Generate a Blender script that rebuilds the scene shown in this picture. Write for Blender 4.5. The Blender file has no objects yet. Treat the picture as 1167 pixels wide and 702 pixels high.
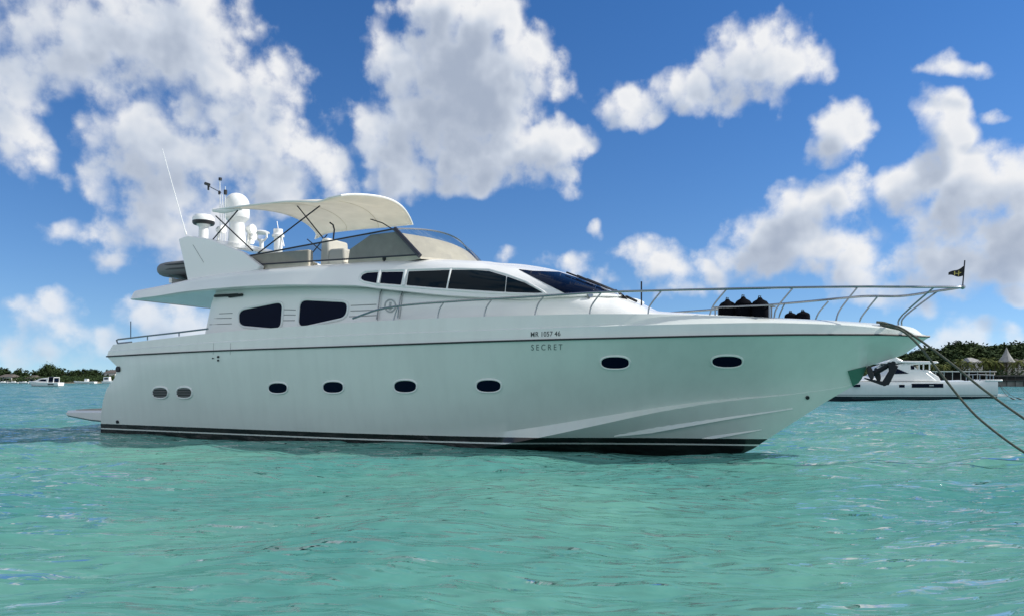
import bpy, bmesh, math, random
import numpy as np
from mathutils import Vector, Matrix, noise
from mathutils.bvhtree import BVHTree
R = math.radians
random.seed(7); RNG = np.random.default_rng(11)
scene = bpy.context.scene
col = scene.collection

# ------------------------------------------------------------------ camera
F, CX, HY, H = 843.0, 583.5, 432.0, 1.6        # survey constants of the photograph (focal length in its pixels, horizon row, eye height in m)
cam = bpy.data.cameras.new('camera'); co = bpy.data.objects.new('camera', cam); col.objects.link(co)
co.location = (0, 0, H); co.rotation_euler = (R(90), 0, 0)
cam.sensor_width = 36; cam.lens = 36 * F / 1167; cam.shift_y = (HY - 351) / 1167
cam.clip_start = 0.1; cam.clip_end = 20000
scene.camera = co

# ------------------------------------------------------------------ world, sun, exposure
SUN = Vector((0.80, 0.03, 0.63)).normalized()     # direction towards the sun: behind the yacht, to the right, high
sun_el = math.asin(SUN.z); sun_az = math.atan2(SUN.x, SUN.y)
scene.view_settings.view_transform = 'Standard'; scene.view_settings.look = 'None'
scene.view_settings.exposure = 0.22; scene.view_settings.gamma = 1; scene.view_settings.use_curve_mapping = False
sl = bpy.data.lights.new('sun', 'SUN'); sl.energy = 4.2; sl.angle = R(0.5); sl.color = (1.0, 0.96, 0.9)
so = bpy.data.objects.new('sun', sl); col.objects.link(so)
so.rotation_euler = (-SUN).to_track_quat('-Z', 'Y').to_euler()

W = bpy.data.worlds.new('World'); scene.world = W; W.use_nodes = True
def nd(t, kind, **kw):
    n = t.nodes.new(kind)
    for k, v in kw.items(): setattr(n, k, v)
    return n
def math_(t, op, a, b=None, c=None, clamp=False):
    n = nd(t, 'ShaderNodeMath', operation=op, use_clamp=clamp)
    for i, v in enumerate((a, b, c)):
        if v is None: continue
        if isinstance(v, (int, float)): n.inputs[i].default_value = v
        else: t.links.new(v, n.inputs[i])
    return n.outputs[0]
def vmath(t, op, a, b=None, c=None, out=0):
    n = nd(t, 'ShaderNodeVectorMath', operation=op)
    for i, v in enumerate((a, b, c)):
        if v is None: continue
        if isinstance(v, (tuple, list)): n.inputs[i].default_value = v
        else: t.links.new(v, n.inputs[i])
    return n.outputs[out]
def smooth(t, v, lo, hi, a=0.0, b=1.0):
    n = nd(t, 'ShaderNodeMapRange', interpolation_type='SMOOTHSTEP')
    t.links.new(v, n.inputs['Value'])
    for k, x in (('From Min', lo), ('From Max', hi), ('To Min', a), ('To Max', b)): n.inputs[k].default_value = x
    return n.outputs[0]

# clouds: blobs in (azimuth, elevation), broken up by fractal noise.  (column, row, half width, half height, weight)
CLOUDS = [
 (40,20,115,68,.72),(175,40,112,78,.74),(235,110,88,78,.78),(305,115,50,47,.8),(215,185,97,72,.95),(310,195,72,44,.85),(375,205,50,28,.65),
 (190,255,80,42,.85),(150,150,62,62,.6),(85,268,32,16,.5),(140,275,50,20,.7),(25,105,40,75,.55),
 (525,20,68,56,1.2),(540,95,95,74,1.35),(500,155,110,52,1.2),(612,170,56,42,1.05),(455,95,45,60,.7),(425,150,42,36,.8),(470,192,66,32,.9),(565,185,70,34,.9),(440,45,22,40,.45),
 (862,76,66,42,1),(780,105,46,30,.85),(710,122,48,25,.85),(905,88,32,24,.7),
 (953,148,38,34,.95),(965,200,26,26,.6),(935,235,60,42,.95),(925,280,78,48,1),(865,305,44,26,.9),(975,285,45,45,.8),
 (1084,148,32,34,.95),(1058,200,36,34,.85),(1115,225,55,45,.95),(1090,280,80,52,1),(1155,255,45,75,1),
 (745,302,66,30,.9),(790,325,50,18,.6),(675,256,14,19,.7),(625,296,42,13,.45),(1108,74,36,9,.5),(1158,120,22,9,.6),
 (95,378,55,24,.7),(40,392,70,26,.6),(200,372,60,34,.75),(70,350,30,14,.35),(1085,380,46,17,.6),(1156,335,28,13,.8),(1010,330,60,16,.5),(1140,385,30,14,.5)]
def cloud_group(name, fine):
    g = bpy.data.node_groups.new(name, 'ShaderNodeTree')
    g.interface.new_socket('Vector', in_out='INPUT', socket_type='NodeSocketVector')
    g.interface.new_socket('Density', in_out='OUTPUT', socket_type='NodeSocketFloat')
    gi = nd(g, 'NodeGroupInput'); gou = nd(g, 'NodeGroupOutput')
    p = gi.outputs[0]
    w1 = nd(g, 'ShaderNodeTexNoise', noise_dimensions='2D'); g.links.new(p, w1.inputs['Vector'])
    w1.inputs['Scale'].default_value = 8; w1.inputs['Detail'].default_value = 3
    warp = vmath(g, 'MULTIPLY_ADD', vmath(g, 'SUBTRACT', w1.outputs['Color'], (.5, .5, .5)), (.10, .085, 0), p)
    acc = None
    for (x, y, rx, ry, wt) in CLOUDS:
        a = math.atan2(x - CX, F); e = math.atan2(HY - y, math.hypot(F, x - CX))
        k = 1.0
        q = vmath(g, 'MULTIPLY_ADD', warp, (F / rx / k, F / ry / k, 0), (-a * F / rx / k, -e * F / ry / k, 0))
        d = vmath(g, 'DOT_PRODUCT', q, q, out=1)
        f = math_(g, 'MULTIPLY_ADD', d, -wt, wt)               # wt * (1 - r^2)
        if acc is None: acc = f
        else: acc = math_(g, 'SMOOTH_MAX', acc, f, 0.25)
    acc = math_(g, 'MAXIMUM', acc, -1.2)
    # clouds beyond the frame, for the light and the reflections
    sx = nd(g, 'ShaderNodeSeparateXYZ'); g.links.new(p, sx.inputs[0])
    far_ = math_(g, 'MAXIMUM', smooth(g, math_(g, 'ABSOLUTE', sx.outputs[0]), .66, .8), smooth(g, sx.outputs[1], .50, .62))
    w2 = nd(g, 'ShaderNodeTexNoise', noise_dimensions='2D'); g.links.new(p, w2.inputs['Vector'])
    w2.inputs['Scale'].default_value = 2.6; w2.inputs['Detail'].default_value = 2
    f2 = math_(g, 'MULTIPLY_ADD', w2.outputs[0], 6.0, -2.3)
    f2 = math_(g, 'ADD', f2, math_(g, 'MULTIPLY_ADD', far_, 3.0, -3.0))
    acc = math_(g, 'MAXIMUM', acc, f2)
    n1 = nd(g, 'ShaderNodeTexNoise', noise_dimensions='2D'); g.links.new(p, n1.inputs['Vector'])
    n1.inputs['Scale'].default_value = 14; n1.inputs['Detail'].default_value = 9 if fine else 3; n1.inputs['Roughness'].default_value = .57
    den = math_(g, 'MULTIPLY_ADD', math_(g, 'SUBTRACT', n1.outputs[0], .5), 2.5 if fine else 1.5, acc)
    if fine:
        v1 = nd(g, 'ShaderNodeTexVoronoi', voronoi_dimensions='2D', feature='SMOOTH_F1')
        g.links.new(vmath(g, 'MULTIPLY_ADD', vmath(g, 'SUBTRACT', n1.outputs['Color'], (.5, .5, .5)), (.035, .035, 0), p), v1.inputs['Vector'])
        v1.inputs['Scale'].default_value = 38; v1.inputs['Smoothness'].default_value = .7
        den = math_(g, 'ADD', den, math_(g, 'MULTIPLY_ADD', v1.outputs['Distance'], -.7, .3))
    g.links.new(den, gou.inputs[0]); return g
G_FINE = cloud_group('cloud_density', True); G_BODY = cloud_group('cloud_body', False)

t = W.node_tree; t.nodes.clear()
geo = nd(t, 'ShaderNodeTexCoord')
sep = nd(t, 'ShaderNodeSeparateXYZ'); t.links.new(geo.outputs['Generated'], sep.inputs[0])
az = math_(t, 'ARCTAN2', sep.outputs[0], sep.outputs[1]); el = math_(t, 'ARCSINE', sep.outputs[2])
cmb = nd(t, 'ShaderNodeCombineXYZ'); t.links.new(az, cmb.inputs[0]); t.links.new(el, cmb.inputs[1])
def dens(g, off):
    n = nd(t, 'ShaderNodeGroup', node_tree=g)
    t.links.new(vmath(t, 'ADD', cmb.outputs[0], off) if off else cmb.outputs[0], n.inputs[0]); return n.outputs[0]
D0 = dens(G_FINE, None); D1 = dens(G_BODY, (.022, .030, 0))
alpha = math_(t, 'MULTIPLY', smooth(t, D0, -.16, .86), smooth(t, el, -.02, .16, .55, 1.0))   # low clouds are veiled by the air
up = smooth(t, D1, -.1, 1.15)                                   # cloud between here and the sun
thick = smooth(t, D0, .2, 1.6)
sh = math_(t, 'MULTIPLY_ADD', thick, .22, math_(t, 'MULTIPLY', up, .66), clamp=True)
sh = math_(t, 'MULTIPLY', sh, smooth(t, sep.outputs[1], -.25, .25, .25, 1.0))   # unseen clouds behind the camera brightened, added fill light for the hull
cr = nd(t, 'ShaderNodeValToRGB'); t.links.new(sh, cr.inputs[0])
cr.color_ramp.elements[0].position = 0.08; cr.color_ramp.elements[0].color = (.88, .89, .91, 1)
cr.color_ramp.elements[1].position = 1.0; cr.color_ramp.elements[1].color = (.31, .375, .50, 1)
e2 = cr.color_ramp.elements.new(.5); e2.color = (.60, .66, .76, 1)
sky = nd(t, 'ShaderNodeTexSky', sky_type='NISHITA', sun_disc=False, sun_elevation=sun_el, sun_rotation=sun_az,
         altitude=0, air_density=1.0, dust_density=0.0, ozone_density=2.0)
hz = nd(t, 'ShaderNodeCombineXYZ'); t.links.new(sep.outputs[0], hz.inputs[0]); t.links.new(sep.outputs[1], hz.inputs[1]); t.links.new(math_(t, 'MULTIPLY_ADD', math_(t, 'MAXIMUM', sep.outputs[2], 0.0), .95, .085), hz.inputs[2])
t.links.new(vmath(t, 'NORMALIZE', hz.outputs[0]), sky.inputs[0])
hs = nd(t, 'ShaderNodeHueSaturation'); t.links.new(sky.outputs[0], hs.inputs['Color']); hs.inputs['Saturation'].default_value = 1.33; hs.inputs['Value'].default_value = 1.32; hs.inputs['Hue'].default_value = .510
bg1 = nd(t, 'ShaderNodeBackground'); t.links.new(hs.outputs[0], bg1.inputs[0]); bg1.inputs[1].default_value = .085
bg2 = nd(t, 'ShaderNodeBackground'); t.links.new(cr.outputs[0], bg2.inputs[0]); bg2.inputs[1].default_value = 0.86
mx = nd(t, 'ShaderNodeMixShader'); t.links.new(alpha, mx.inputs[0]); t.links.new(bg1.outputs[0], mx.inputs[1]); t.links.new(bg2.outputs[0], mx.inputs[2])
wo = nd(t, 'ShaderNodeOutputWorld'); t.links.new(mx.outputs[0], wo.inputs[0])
W.cycles.sampling_method = 'MANUAL'; W.cycles.sample_map_resolution = 512
scene.cycles.max_bounces = 8; scene.cycles.diffuse_bounces = 4; scene.cycles.transparent_max_bounces = 12
scene.cycles.sample_clamp_indirect = 6; scene.cycles.use_denoising = True
scene.cycles.caustics_reflective = False; scene.cycles.caustics_refractive = False

# ------------------------------------------------------------------ materials
M = {}
def mat(name, base, rough=.5, metal=0., spec=.5, var=0., vscale=3., bump=0., bscale=40., coat=0., transl=0.):
    m = bpy.data.materials.new(name); m.use_nodes = True; T = m.node_tree
    b = T.nodes['Principled BSDF']
    b.inputs['Base Color'].default_value = (*base, 1); b.inputs['Roughness'].default_value = rough
    b.inputs['Metallic'].default_value = metal; b.inputs['Specular IOR Level'].default_value = spec
    b.inputs['Coat Weight'].default_value = coat; b.inputs['Coat Roughness'].default_value = .05
    tc = nd(T, 'ShaderNodeTexCoord')
    n = nd(T, 'ShaderNodeTexNoise'); T.links.new(tc.outputs['Object'], n.inputs['Vector']); n.inputs['Scale'].default_value = vscale; n.inputs['Detail'].default_value = 5
    mr = nd(T, 'ShaderNodeMapRange'); T.links.new(n.outputs[0], mr.inputs[0]); mr.inputs['From Min'].default_value = .3; mr.inputs['From Max'].default_value = .7
    mr.inputs['To Min'].default_value = 1 - max(var, .03); mr.inputs['To Max'].default_value = 1 + max(var, .03)
    mm = nd(T, 'ShaderNodeMix', data_type='RGBA', blend_type='MULTIPLY'); mm.inputs['Factor'].default_value = 1
    mm.inputs[6].default_value = (*base, 1); T.links.new(mr.outputs[0], mm.inputs[7]); T.links.new(mm.outputs[2], b.inputs['Base Color'])
    if bump:
        n2 = nd(T, 'ShaderNodeTexNoise'); T.links.new(tc.outputs['Object'], n2.inputs['Vector']); n2.inputs['Scale'].default_value = bscale; n2.inputs['Detail'].default_value = 4
        bp = nd(T, 'ShaderNodeBump'); bp.inputs['Strength'].default_value = bump; bp.inputs['Distance'].default_value = .02
        T.links.new(n2.outputs[0], bp.inputs['Height']); T.links.new(bp.outputs[0], b.inputs['Normal'])
    if transl:
        tr = nd(T, 'ShaderNodeBsdfTranslucent'); T.links.new(mm.outputs[2], tr.inputs[0])
        ms = nd(T, 'ShaderNodeMixShader'); ms.inputs[0].default_value = transl
        T.links.new(b.outputs[0], ms.inputs[1]); T.links.new(tr.outputs[0], ms.inputs[2]); T.links.new(ms.outputs[0], T.nodes['Material Output'].inputs[0])
    M[name] = m; return m
mat('gelcoat', (.78, .79, .77), .22, coat=.3, var=.025, vscale=.7)
mat('gelcoat_dull', (.70, .71, .69), .4, var=.04, vscale=2)
mat('hull_paint', (.74, .77, .74), .20, coat=.4, var=.03, vscale=.5)
mat('groove', (.27, .28, .28), .6)
mat('window_glass', (.002, .006, .020), .05, spec=.05)
mat('window_glass_tint', (.005, .012, .018), .06, spec=.12)
mat('black', (.012, .012, .014), .45)
mat('rubber', (.02, .024, .026), .55)
mat('steel', (.30, .32, .34), .25, metal=1.0)
mat('dark_steel', (.012, .014, .02), .45, spec=.3)
mat('frame_navy', (.010, .014, .028), .35)
mat('canvas', (.84, .81, .74), .85, var=.05, vscale=2.5, bump=.2, bscale=9, transl=.38)
mat('canvas_edge', (.82, .81, .78), .8)
mat('cover_beige', (.62, .57, .47), .85, var=.08, vscale=4, bump=.2, bscale=16)
mat('seat_white', (.76, .72, .63), .6, var=.03)
mat('fender_cloth', (.004, .0045, .007), .95, spec=.05, bump=.3, bscale=30)
mat('tube_grey', (.13, .135, .135), .6, var=.06)
mat('tube_dark', (.03, .033, .035), .6)
mat('rope', (.085, .095, .075), .85, var=.25, vscale=14, bump=.8, bscale=60)
mat('white_plastic', (.80, .80, .78), .35)
mat('emblem_grey', (.40, .43, .43), .5)
mat('letter_dark', (.03, .04, .04), .5)
mat('letter_grey', (.10, .13, .125), .5)
mat('pocket_green', (.05, .17, .125), .4)
mat('teak', (.34, .30, .23), .7, var=.2, vscale=5)
mat('flag_black', (.012, .012, .014), .8)
mat('flag_gold', (.55, .43, .12), .8)
mat('house_wall', (.70, .68, .62), .8, var=.08)
mat('house_roof', (.10, .085, .075), .85, var=.15)
mat('thatch', (.30, .30, .29), .95, var=.2, vscale=2, bump=.5, bscale=6)
mat('dark_wood', (.05, .045, .04), .8, var=.3, vscale=1)
mat('sand', (.30, .27, .20), .9, var=.15, vscale=.2)
mat('ground', (.03, .04, .02), .9, var=.3, vscale=.15)
mat('trunk', (.10, .08, .06), .9, var=.2)
mat('stone', (.22, .21, .19), .9, var=.25, vscale=.8)
def tinted(name, tint, refl=.12):
    m = bpy.data.materials.new(name); m.use_nodes = True; T = m.node_tree; T.nodes.clear()
    tr = nd(T, 'ShaderNodeBsdfTransparent'); tr.inputs[0].default_value = (*tint, 1)
    gl = nd(T, 'ShaderNodeBsdfGlossy'); gl.inputs['Roughness'].default_value = .03
    fr = nd(T, 'ShaderNodeLayerWeight'); fr.inputs[0].default_value = .5
    n = nd(T, 'ShaderNodeTexNoise'); n.inputs['Scale'].default_value = 1.5
    ff = math_(T, 'MULTIPLY', math_(T, 'MULTIPLY_ADD', math_(T, 'POWER', fr.outputs['Facing'], 4.0), .6, .05), math_(T, 'MULTIPLY_ADD', n.outputs[0], .2, .9))
    ms = nd(T, 'ShaderNodeMixShader'); T.links.new(ff, ms.inputs[0]); T.links.new(tr.outputs[0], ms.inputs[1]); T.links.new(gl.outputs[0], ms.inputs[2])
    o = nd(T, 'ShaderNodeOutputMaterial'); T.links.new(ms.outputs[0], o.inputs[0]); M[name] = m
tinted('fly_glass', (.62, .64, .64)); tinted('screen_glass', (.80, .81, .80))
def hull_mat(name, base, stripes, rough=.2):
    """painted hull with black / white boot stripes at fixed heights (object z)"""
    m = mat(name, base, rough, coat=.3, var=.03, vscale=.5); T = m.node_tree; b = T.nodes['Principled BSDF']
    src = b.inputs['Base Color'].links[0].from_socket
    t2 = nd(T, 'ShaderNodeTexCoord'); mp = nd(T, 'ShaderNodeMapping'); T.links.new(t2.outputs['Object'], mp.inputs[0]); mp.inputs['Scale'].default_value = (2.2, 2.2, .16)
    ns = nd(T, 'ShaderNodeTexNoise'); T.links.new(mp.outputs[0], ns.inputs['Vector']); ns.inputs['Scale'].default_value = 2.0; ns.inputs['Detail'].default_value = 6
    mq = nd(T, 'ShaderNodeMix', data_type='RGBA', blend_type='MULTIPLY'); mq.inputs[0].default_value = 1; T.links.new(src, mq.inputs[6]); T.links.new(smooth(T, ns.outputs[0], .35, .75, 1.0, .955), mq.inputs[7]); src = mq.outputs[2]
    tc = nd(T, 'ShaderNodeTexCoord'); sp = nd(T, 'ShaderNodeSeparateXYZ'); T.links.new(tc.outputs['Object'], sp.inputs[0])
    for (z0, z1, c) in stripes:
        f = math_(T, 'MULTIPLY', math_(T, 'GREATER_THAN', sp.outputs[2], z0), math_(T, 'LESS_THAN', sp.outputs[2], z1))
        mi = nd(T, 'ShaderNodeMix', data_type='RGBA'); T.links.new(f, mi.inputs[0]); T.links.new(src, mi.inputs[6]); mi.inputs[7].default_value = (*c, 1)
        src = mi.outputs[2]
    T.links.new(src, b.inputs['Base Color'])
BLK = (.008, .008, .009)
hull_mat('hull_striped', (.72, .76, .72), [(-9, .125, BLK), (.16, .285, BLK)])
hull_mat('cat_hull', (.74, .76, .75), [(-9, .30, (.012, .02, .03)), (.36, .44, (.35, .37, .38))])
hull_mat('small_hull', (.80, .80, .79), [(-9, .12, (.05, .08, .09))])
def leaf_mat(name, a, b_):
    m = bpy.data.materials.new(name); m.use_nodes = True; T = m.node_tree; bs = T.nodes['Principled BSDF']
    ge = nd(T, 'ShaderNodeNewGeometry'); oi = nd(T, 'ShaderNodeObjectInfo')
    mi = nd(T, 'ShaderNodeMix', data_type='RGBA'); mi.inputs[6].default_value = (*a, 1); mi.inputs[7].default_value = (*b_, 1)
    T.links.new(math_(T, 'MULTIPLY_ADD', ge.outputs['Random Per Island'], .6, math_(T, 'MULTIPLY', oi.outputs['Random'], .4)), mi.inputs[0])
    T.links.new(mi.outputs[2], bs.inputs['Base Color']); bs.inputs['Roughness'].default_value = .9; bs.inputs['Specular IOR Level'].default_value = .08
    M[name] = m
leaf_mat('leaf_dark', (.022, .042, .018), (.06, .09, .036))
leaf_mat('leaf_mid', (.03, .055, .02), (.09, .12, .045))
leaf_mat('leaf_palm', (.06, .085, .025), (.17, .18, .055))

# ------------------------------------------------------------------ mesh helpers
class MB:
    def __init__(s): s.v = []; s.f = []; s.m = []
    def add(s, vs, fs, mi=0):
        o = len(s.v); s.v += [tuple(v) for v in vs]; s.f += [tuple(i + o for i in f) for f in fs]; s.m += [mi] * len(fs); return s
    def grid(s, rows, mi=0, flip=False, close=False):
        nr, nc = len(rows), len(rows[0]); vs = [p_ for r in rows for p_ in r]; fs = []
        for i in range(nr - 1):
            for j in range(nc if close else nc - 1):
                k = (j + 1) % nc
                q = (i * nc + j, i * nc + k, (i + 1) * nc + k, (i + 1) * nc + j)
                fs.append(q[::-1] if flip else q)
        return s.add(vs, fs, mi)
    def tube(s, path, r, n=8, mi=0, cap=True):
        path = [Vector(q) for q in path]; rs = r if isinstance(r, (list, tuple)) else [r] * len(path)
        rows = []; up_ = Vector((0, 0, 1))
        for i, q in enumerate(path):
            d = (path[min(i + 1, len(path) - 1)] - path[max(i - 1, 0)])
            if d.length < 1e-9: d = Vector((0, 0, 1))
            d.normalize()
            if i == 0:
                a = d.cross(up_ if abs(d.z) < .95 else Vector((1, 0, 0))).normalized()
            else:
                a = (a - d * a.dot(d)); a = a.normalized() if a.length > 1e-6 else d.cross(Vector((1, 0, 0))).normalized()
            b = d.cross(a)
            rows.append([q + (a * math.cos(2 * math.pi * k / n) + b * math.sin(2 * math.pi * k / n)) * rs[i] for k in range(n)])
        o = len(s.v); s.grid(rows, mi, close=True)
        if cap:
            L = len(rows) - 1
            s.f += [tuple(o + k for k in range(n))[::-1], tuple(o + L * n + k for k in range(n))]; s.m += [mi, mi]
        return s
    def lathe(s, c, prof, n=24, mi=0, axis='z'):
        rows = [[(c[0] + r * math.cos(2 * math.pi * k / n), c[1] + r * math.sin(2 * math.pi * k / n), c[2] + z) for k in range(n)] for r, z in prof]
        return s.grid(rows, mi, close=True)
    def box(s, lo, hi, mi=0, taper=0):
        x0, y0, z0 = lo; x1, y1, z1 = hi; t_ = taper
        vs = [(x0, y0, z0), (x1, y0, z0), (x1, y1, z0), (x0, y1, z0), (x0 + t_, y0 + t_, z1), (x1 - t_, y0 + t_, z1), (x1 - t_, y1 - t_, z1), (x0 + t_, y1 - t_, z1)]
        return s.add(vs, [(0, 3, 2, 1), (4, 5, 6, 7), (0, 1, 5, 4), (1, 2, 6, 5), (2, 3, 7, 6), (3, 0, 4, 7)], mi)
    def prism(s, poly, off, mi=0):
        """polygon of 3-D points extruded by the vector off"""
        n = len(poly); off = Vector(off); vs = [Vector(q) for q in poly] + [Vector(q) + off for q in poly]
        return s.add(vs, [tuple(range(n)), tuple(range(2 * n - 1, n - 1, -1))] + [(i, i + n, (i + 1) % n + n, (i + 1) % n) for i in range(n)], mi)
    def build(s, name, mats, parent=None, angle=32, bevel=0, solid=0):
        me = bpy.data.meshes.new(name); me.from_pydata(s.v, [], s.f)
        for m_ in (mats if isinstance(mats, (list, tuple)) else [mats]): me.materials.append(M[m_])
        me.polygons.foreach_set('material_index', s.m)
        bm = bmesh.new(); bm.from_mesh(me); bmesh.ops.remove_doubles(bm, verts=bm.verts, dist=1e-5)
        bmesh.ops.recalc_face_normals(bm, faces=bm.faces); bm.to_mesh(me); bm.free()
        me.polygons.foreach_set('use_smooth', [True] * len(me.polygons)); me.set_sharp_from_angle(angle=R(angle)); me.update()
        o = bpy.data.objects.new(name, me); col.objects.link(o)
        if parent: o.parent = parent
        if solid:
            md = o.modifiers.new('s', 'SOLIDIFY'); md.thickness = solid; md.offset = 0
        if bevel:
            md = o.modifiers.new('b', 'BEVEL'); md.width = bevel; md.segments = 2; md.limit_method = 'ANGLE'; md.angle_limit = R(40)
        return o
def tag(o, label=None, cat=None, group=None, kind=None):
    for k, v in (('label', label), ('category', cat), ('group', group), ('kind', kind)):
        if v: o[k] = v
    return o
def empty(name, loc, rz=0, label=None, cat=None, group=None):
    o = bpy.data.objects.new(name, None); col.objects.link(o); o.location = loc; o.rotation_euler = (0, 0, rz); o.empty_display_size = .3
    return tag(o, label, cat, group)
def copy_tree(o, parent=None):
    c = o.copy(); col.objects.link(c); c.parent = parent
    for ch in list(o.children): copy_tree(ch, c)
    return c
class Curve:
    """monotone cubic through (x, y) pairs"""
    def __init__(s, pts):
        a = np.array(sorted(pts), float); s.x, s.y = a[:, 0], a[:, 1]
        h = np.diff(s.x); d = np.diff(s.y) / h; m = np.zeros(len(s.x)); m[0], m[-1] = d[0], d[-1]
        for i in range(1, len(d)):
            if d[i - 1] * d[i] > 0:
                w_1, w_2 = 2 * h[i] + h[i - 1], h[i] + 2 * h[i - 1]; m[i] = (w_1 + w_2) / (w_1 / d[i - 1] + w_2 / d[i])
        s.h, s.m = h, m
    def __call__(s, x):
        x = min(max(x, s.x[0]), s.x[-1]); i = int(min(max(np.searchsorted(s.x, x) - 1, 0), len(s.h) - 1))
        h = s.h[i]; t_ = (x - s.x[i]) / h
        return float((2 * t_**3 - 3 * t_**2 + 1) * s.y[i] + (t_**3 - 2 * t_**2 + t_) * h * s.m[i] + (-2 * t_**3 + 3 * t_**2) * s.y[i + 1] + (t_**3 - t_**2) * h * s.m[i + 1])

# ------------------------------------------------------------------ yacht frame: x forward, y to port, z up; origin at the stem on the waterline
TH = R(25); SY0 = F * H / 82; SX0 = (860 - CX) / F * SY0
ct, st = math.cos(TH), math.sin(TH)
def l2w(x, y): return SX0 + x * ct + y * st, SY0 - x * st + y * ct
def w2l(X, Y): return (X - SX0) * ct - (Y - SY0) * st, (X - SX0) * st + (Y - SY0) * ct
def l2p(x, y, z):
    X, Y = l2w(x, y); return CX + F * X / Y, HY - F * (z - H) / Y
def P(px, py, y):
    """point of the yacht's plane y = const surveyed at photo column px, row py"""
    a = (px - CX) / F; Y = (y + SX0 * st + SY0 * ct) / (a * st + ct)
    return Vector((w2l(a * Y, Y)[0], y, H + (HY - py) / F * Y))
def zp(curve, x, y):
    X, Y = l2w(x, y); return H + (HY - curve(CX + F * X / Y)) / F * Y
CAM = Vector((*w2l(0, 0), H))
def cast(bvh, px, py, off=0.0):
    a, b = (px - CX) / F, (HY - py) / F
    dx, dy = a * ct - st, a * st + ct
    d = Vector((dx, dy, b)).normalized()
    hit, nrm, _, _ = bvh.ray_cast(CAM, d)
    if hit is None: return None, None
    if nrm.dot(d) > 0: nrm = -nrm
    return hit + nrm * off, nrm
def bvh_of(*obs):
    vs, fs = [], []
    for o in obs:
        k = len(vs); vs += [v.co.copy() for v in o.data.vertices]; fs += [tuple(i + k for i in q.vertices) for q in o.data.polygons]
    return BVHTree.FromPolygons(vs, fs)
def densify(poly, step=3.0, closed=True):
    out = []; n = len(poly)
    for i in range(n if closed else n - 1):
        a, b = poly[i], poly[(i + 1) % n]; k = max(1, int(math.hypot(b[0] - a[0], b[1] - a[1]) / step))
        out += [(a[0] + (b[0] - a[0]) * j / k, a[1] + (b[1] - a[1]) * j / k) for j in range(k)]
    if not closed: out.append(poly[-1])
    return out
def rounded(poly, r=2.0, n=4):
    out = []; m = len(poly)
    for i in range(m):
        a, b, c = (Vector(poly[(i + k) % m]) for k in (-1, 0, 1))
        r1 = min(r, (a - b).length * .45, (c - b).length * .45)
        p0 = b + (a - b).normalized() * r1; p2 = b + (c - b).normalized() * r1
        for k in range(n + 1):
            q = k / n; v = p0 * (1 - q)**2 + b * 2 * q * (1 - q) + p2 * q * q; out.append((v.x, v.y))
    return out
def sheet(bvh, poly, off=.01, thick=.012, step=4.0, inner=None):
    """polygon laid on a surface as a thin solid sheet; returns vertices and faces of an MB"""
    poly = densify(poly, step); bm = bmesh.new(); bv = [bm.verts.new((x, y, 0)) for x, y in poly]
    es = [bm.edges.new((bv[i], bv[(i + 1) % len(bv)])) for i in range(len(bv))]
    bmesh.ops.triangle_fill(bm, use_beauty=True, use_dissolve=False, edges=es)
    for _ in range(3):
        le = [e for e in bm.edges if e.calc_length() > step * 1.6 and not e.is_boundary]
        if not le: break
        bmesh.ops.subdivide_edges(bm, edges=le, cuts=1, use_grid_fill=False)
        bmesh.ops.triangulate(bm, faces=bm.faces[:])
    bm.verts.ensure_lookup_table(); tops, bots = [], []
    ok = True
    for v in bm.verts:
        h, n_ = cast(bvh, v.co.x, v.co.y)
        if h is None: ok = False; tops.append(None); bots.append(None); continue
        tops.append(h + n_ * off); bots.append(h + n_ * (off - thick))
    mb = MB(); N = len(tops)
    fs = []
    for f in bm.faces:
        ids = [v.index for v in f.verts]
        if any(tops[i] is None for i in ids): continue
        fs.append(tuple(ids)); fs.append(tuple(i + N for i in ids[::-1]))
    for e in bm.edges:
        if e.is_boundary and tops[e.verts[0].index] is not None and tops[e.verts[1].index] is not None:
            a, b = e.verts[0].index, e.verts[1].index; fs.append((a, b, b + N, a + N))
    z = Vector((0, 0, 0)); mb.add([q if q is not None else z for q in tops + bots], fs); bm.free(); return mb
def outline(bvh, poly, off=.012, step=3.0, closed=True):
    pts = [cast(bvh, x, y, off)[0] for x, y in densify(poly, step, closed)]
    pts = [q for q in pts if q is not None]
    if closed and pts: pts += [pts[0], pts[1]]
    return pts

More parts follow.
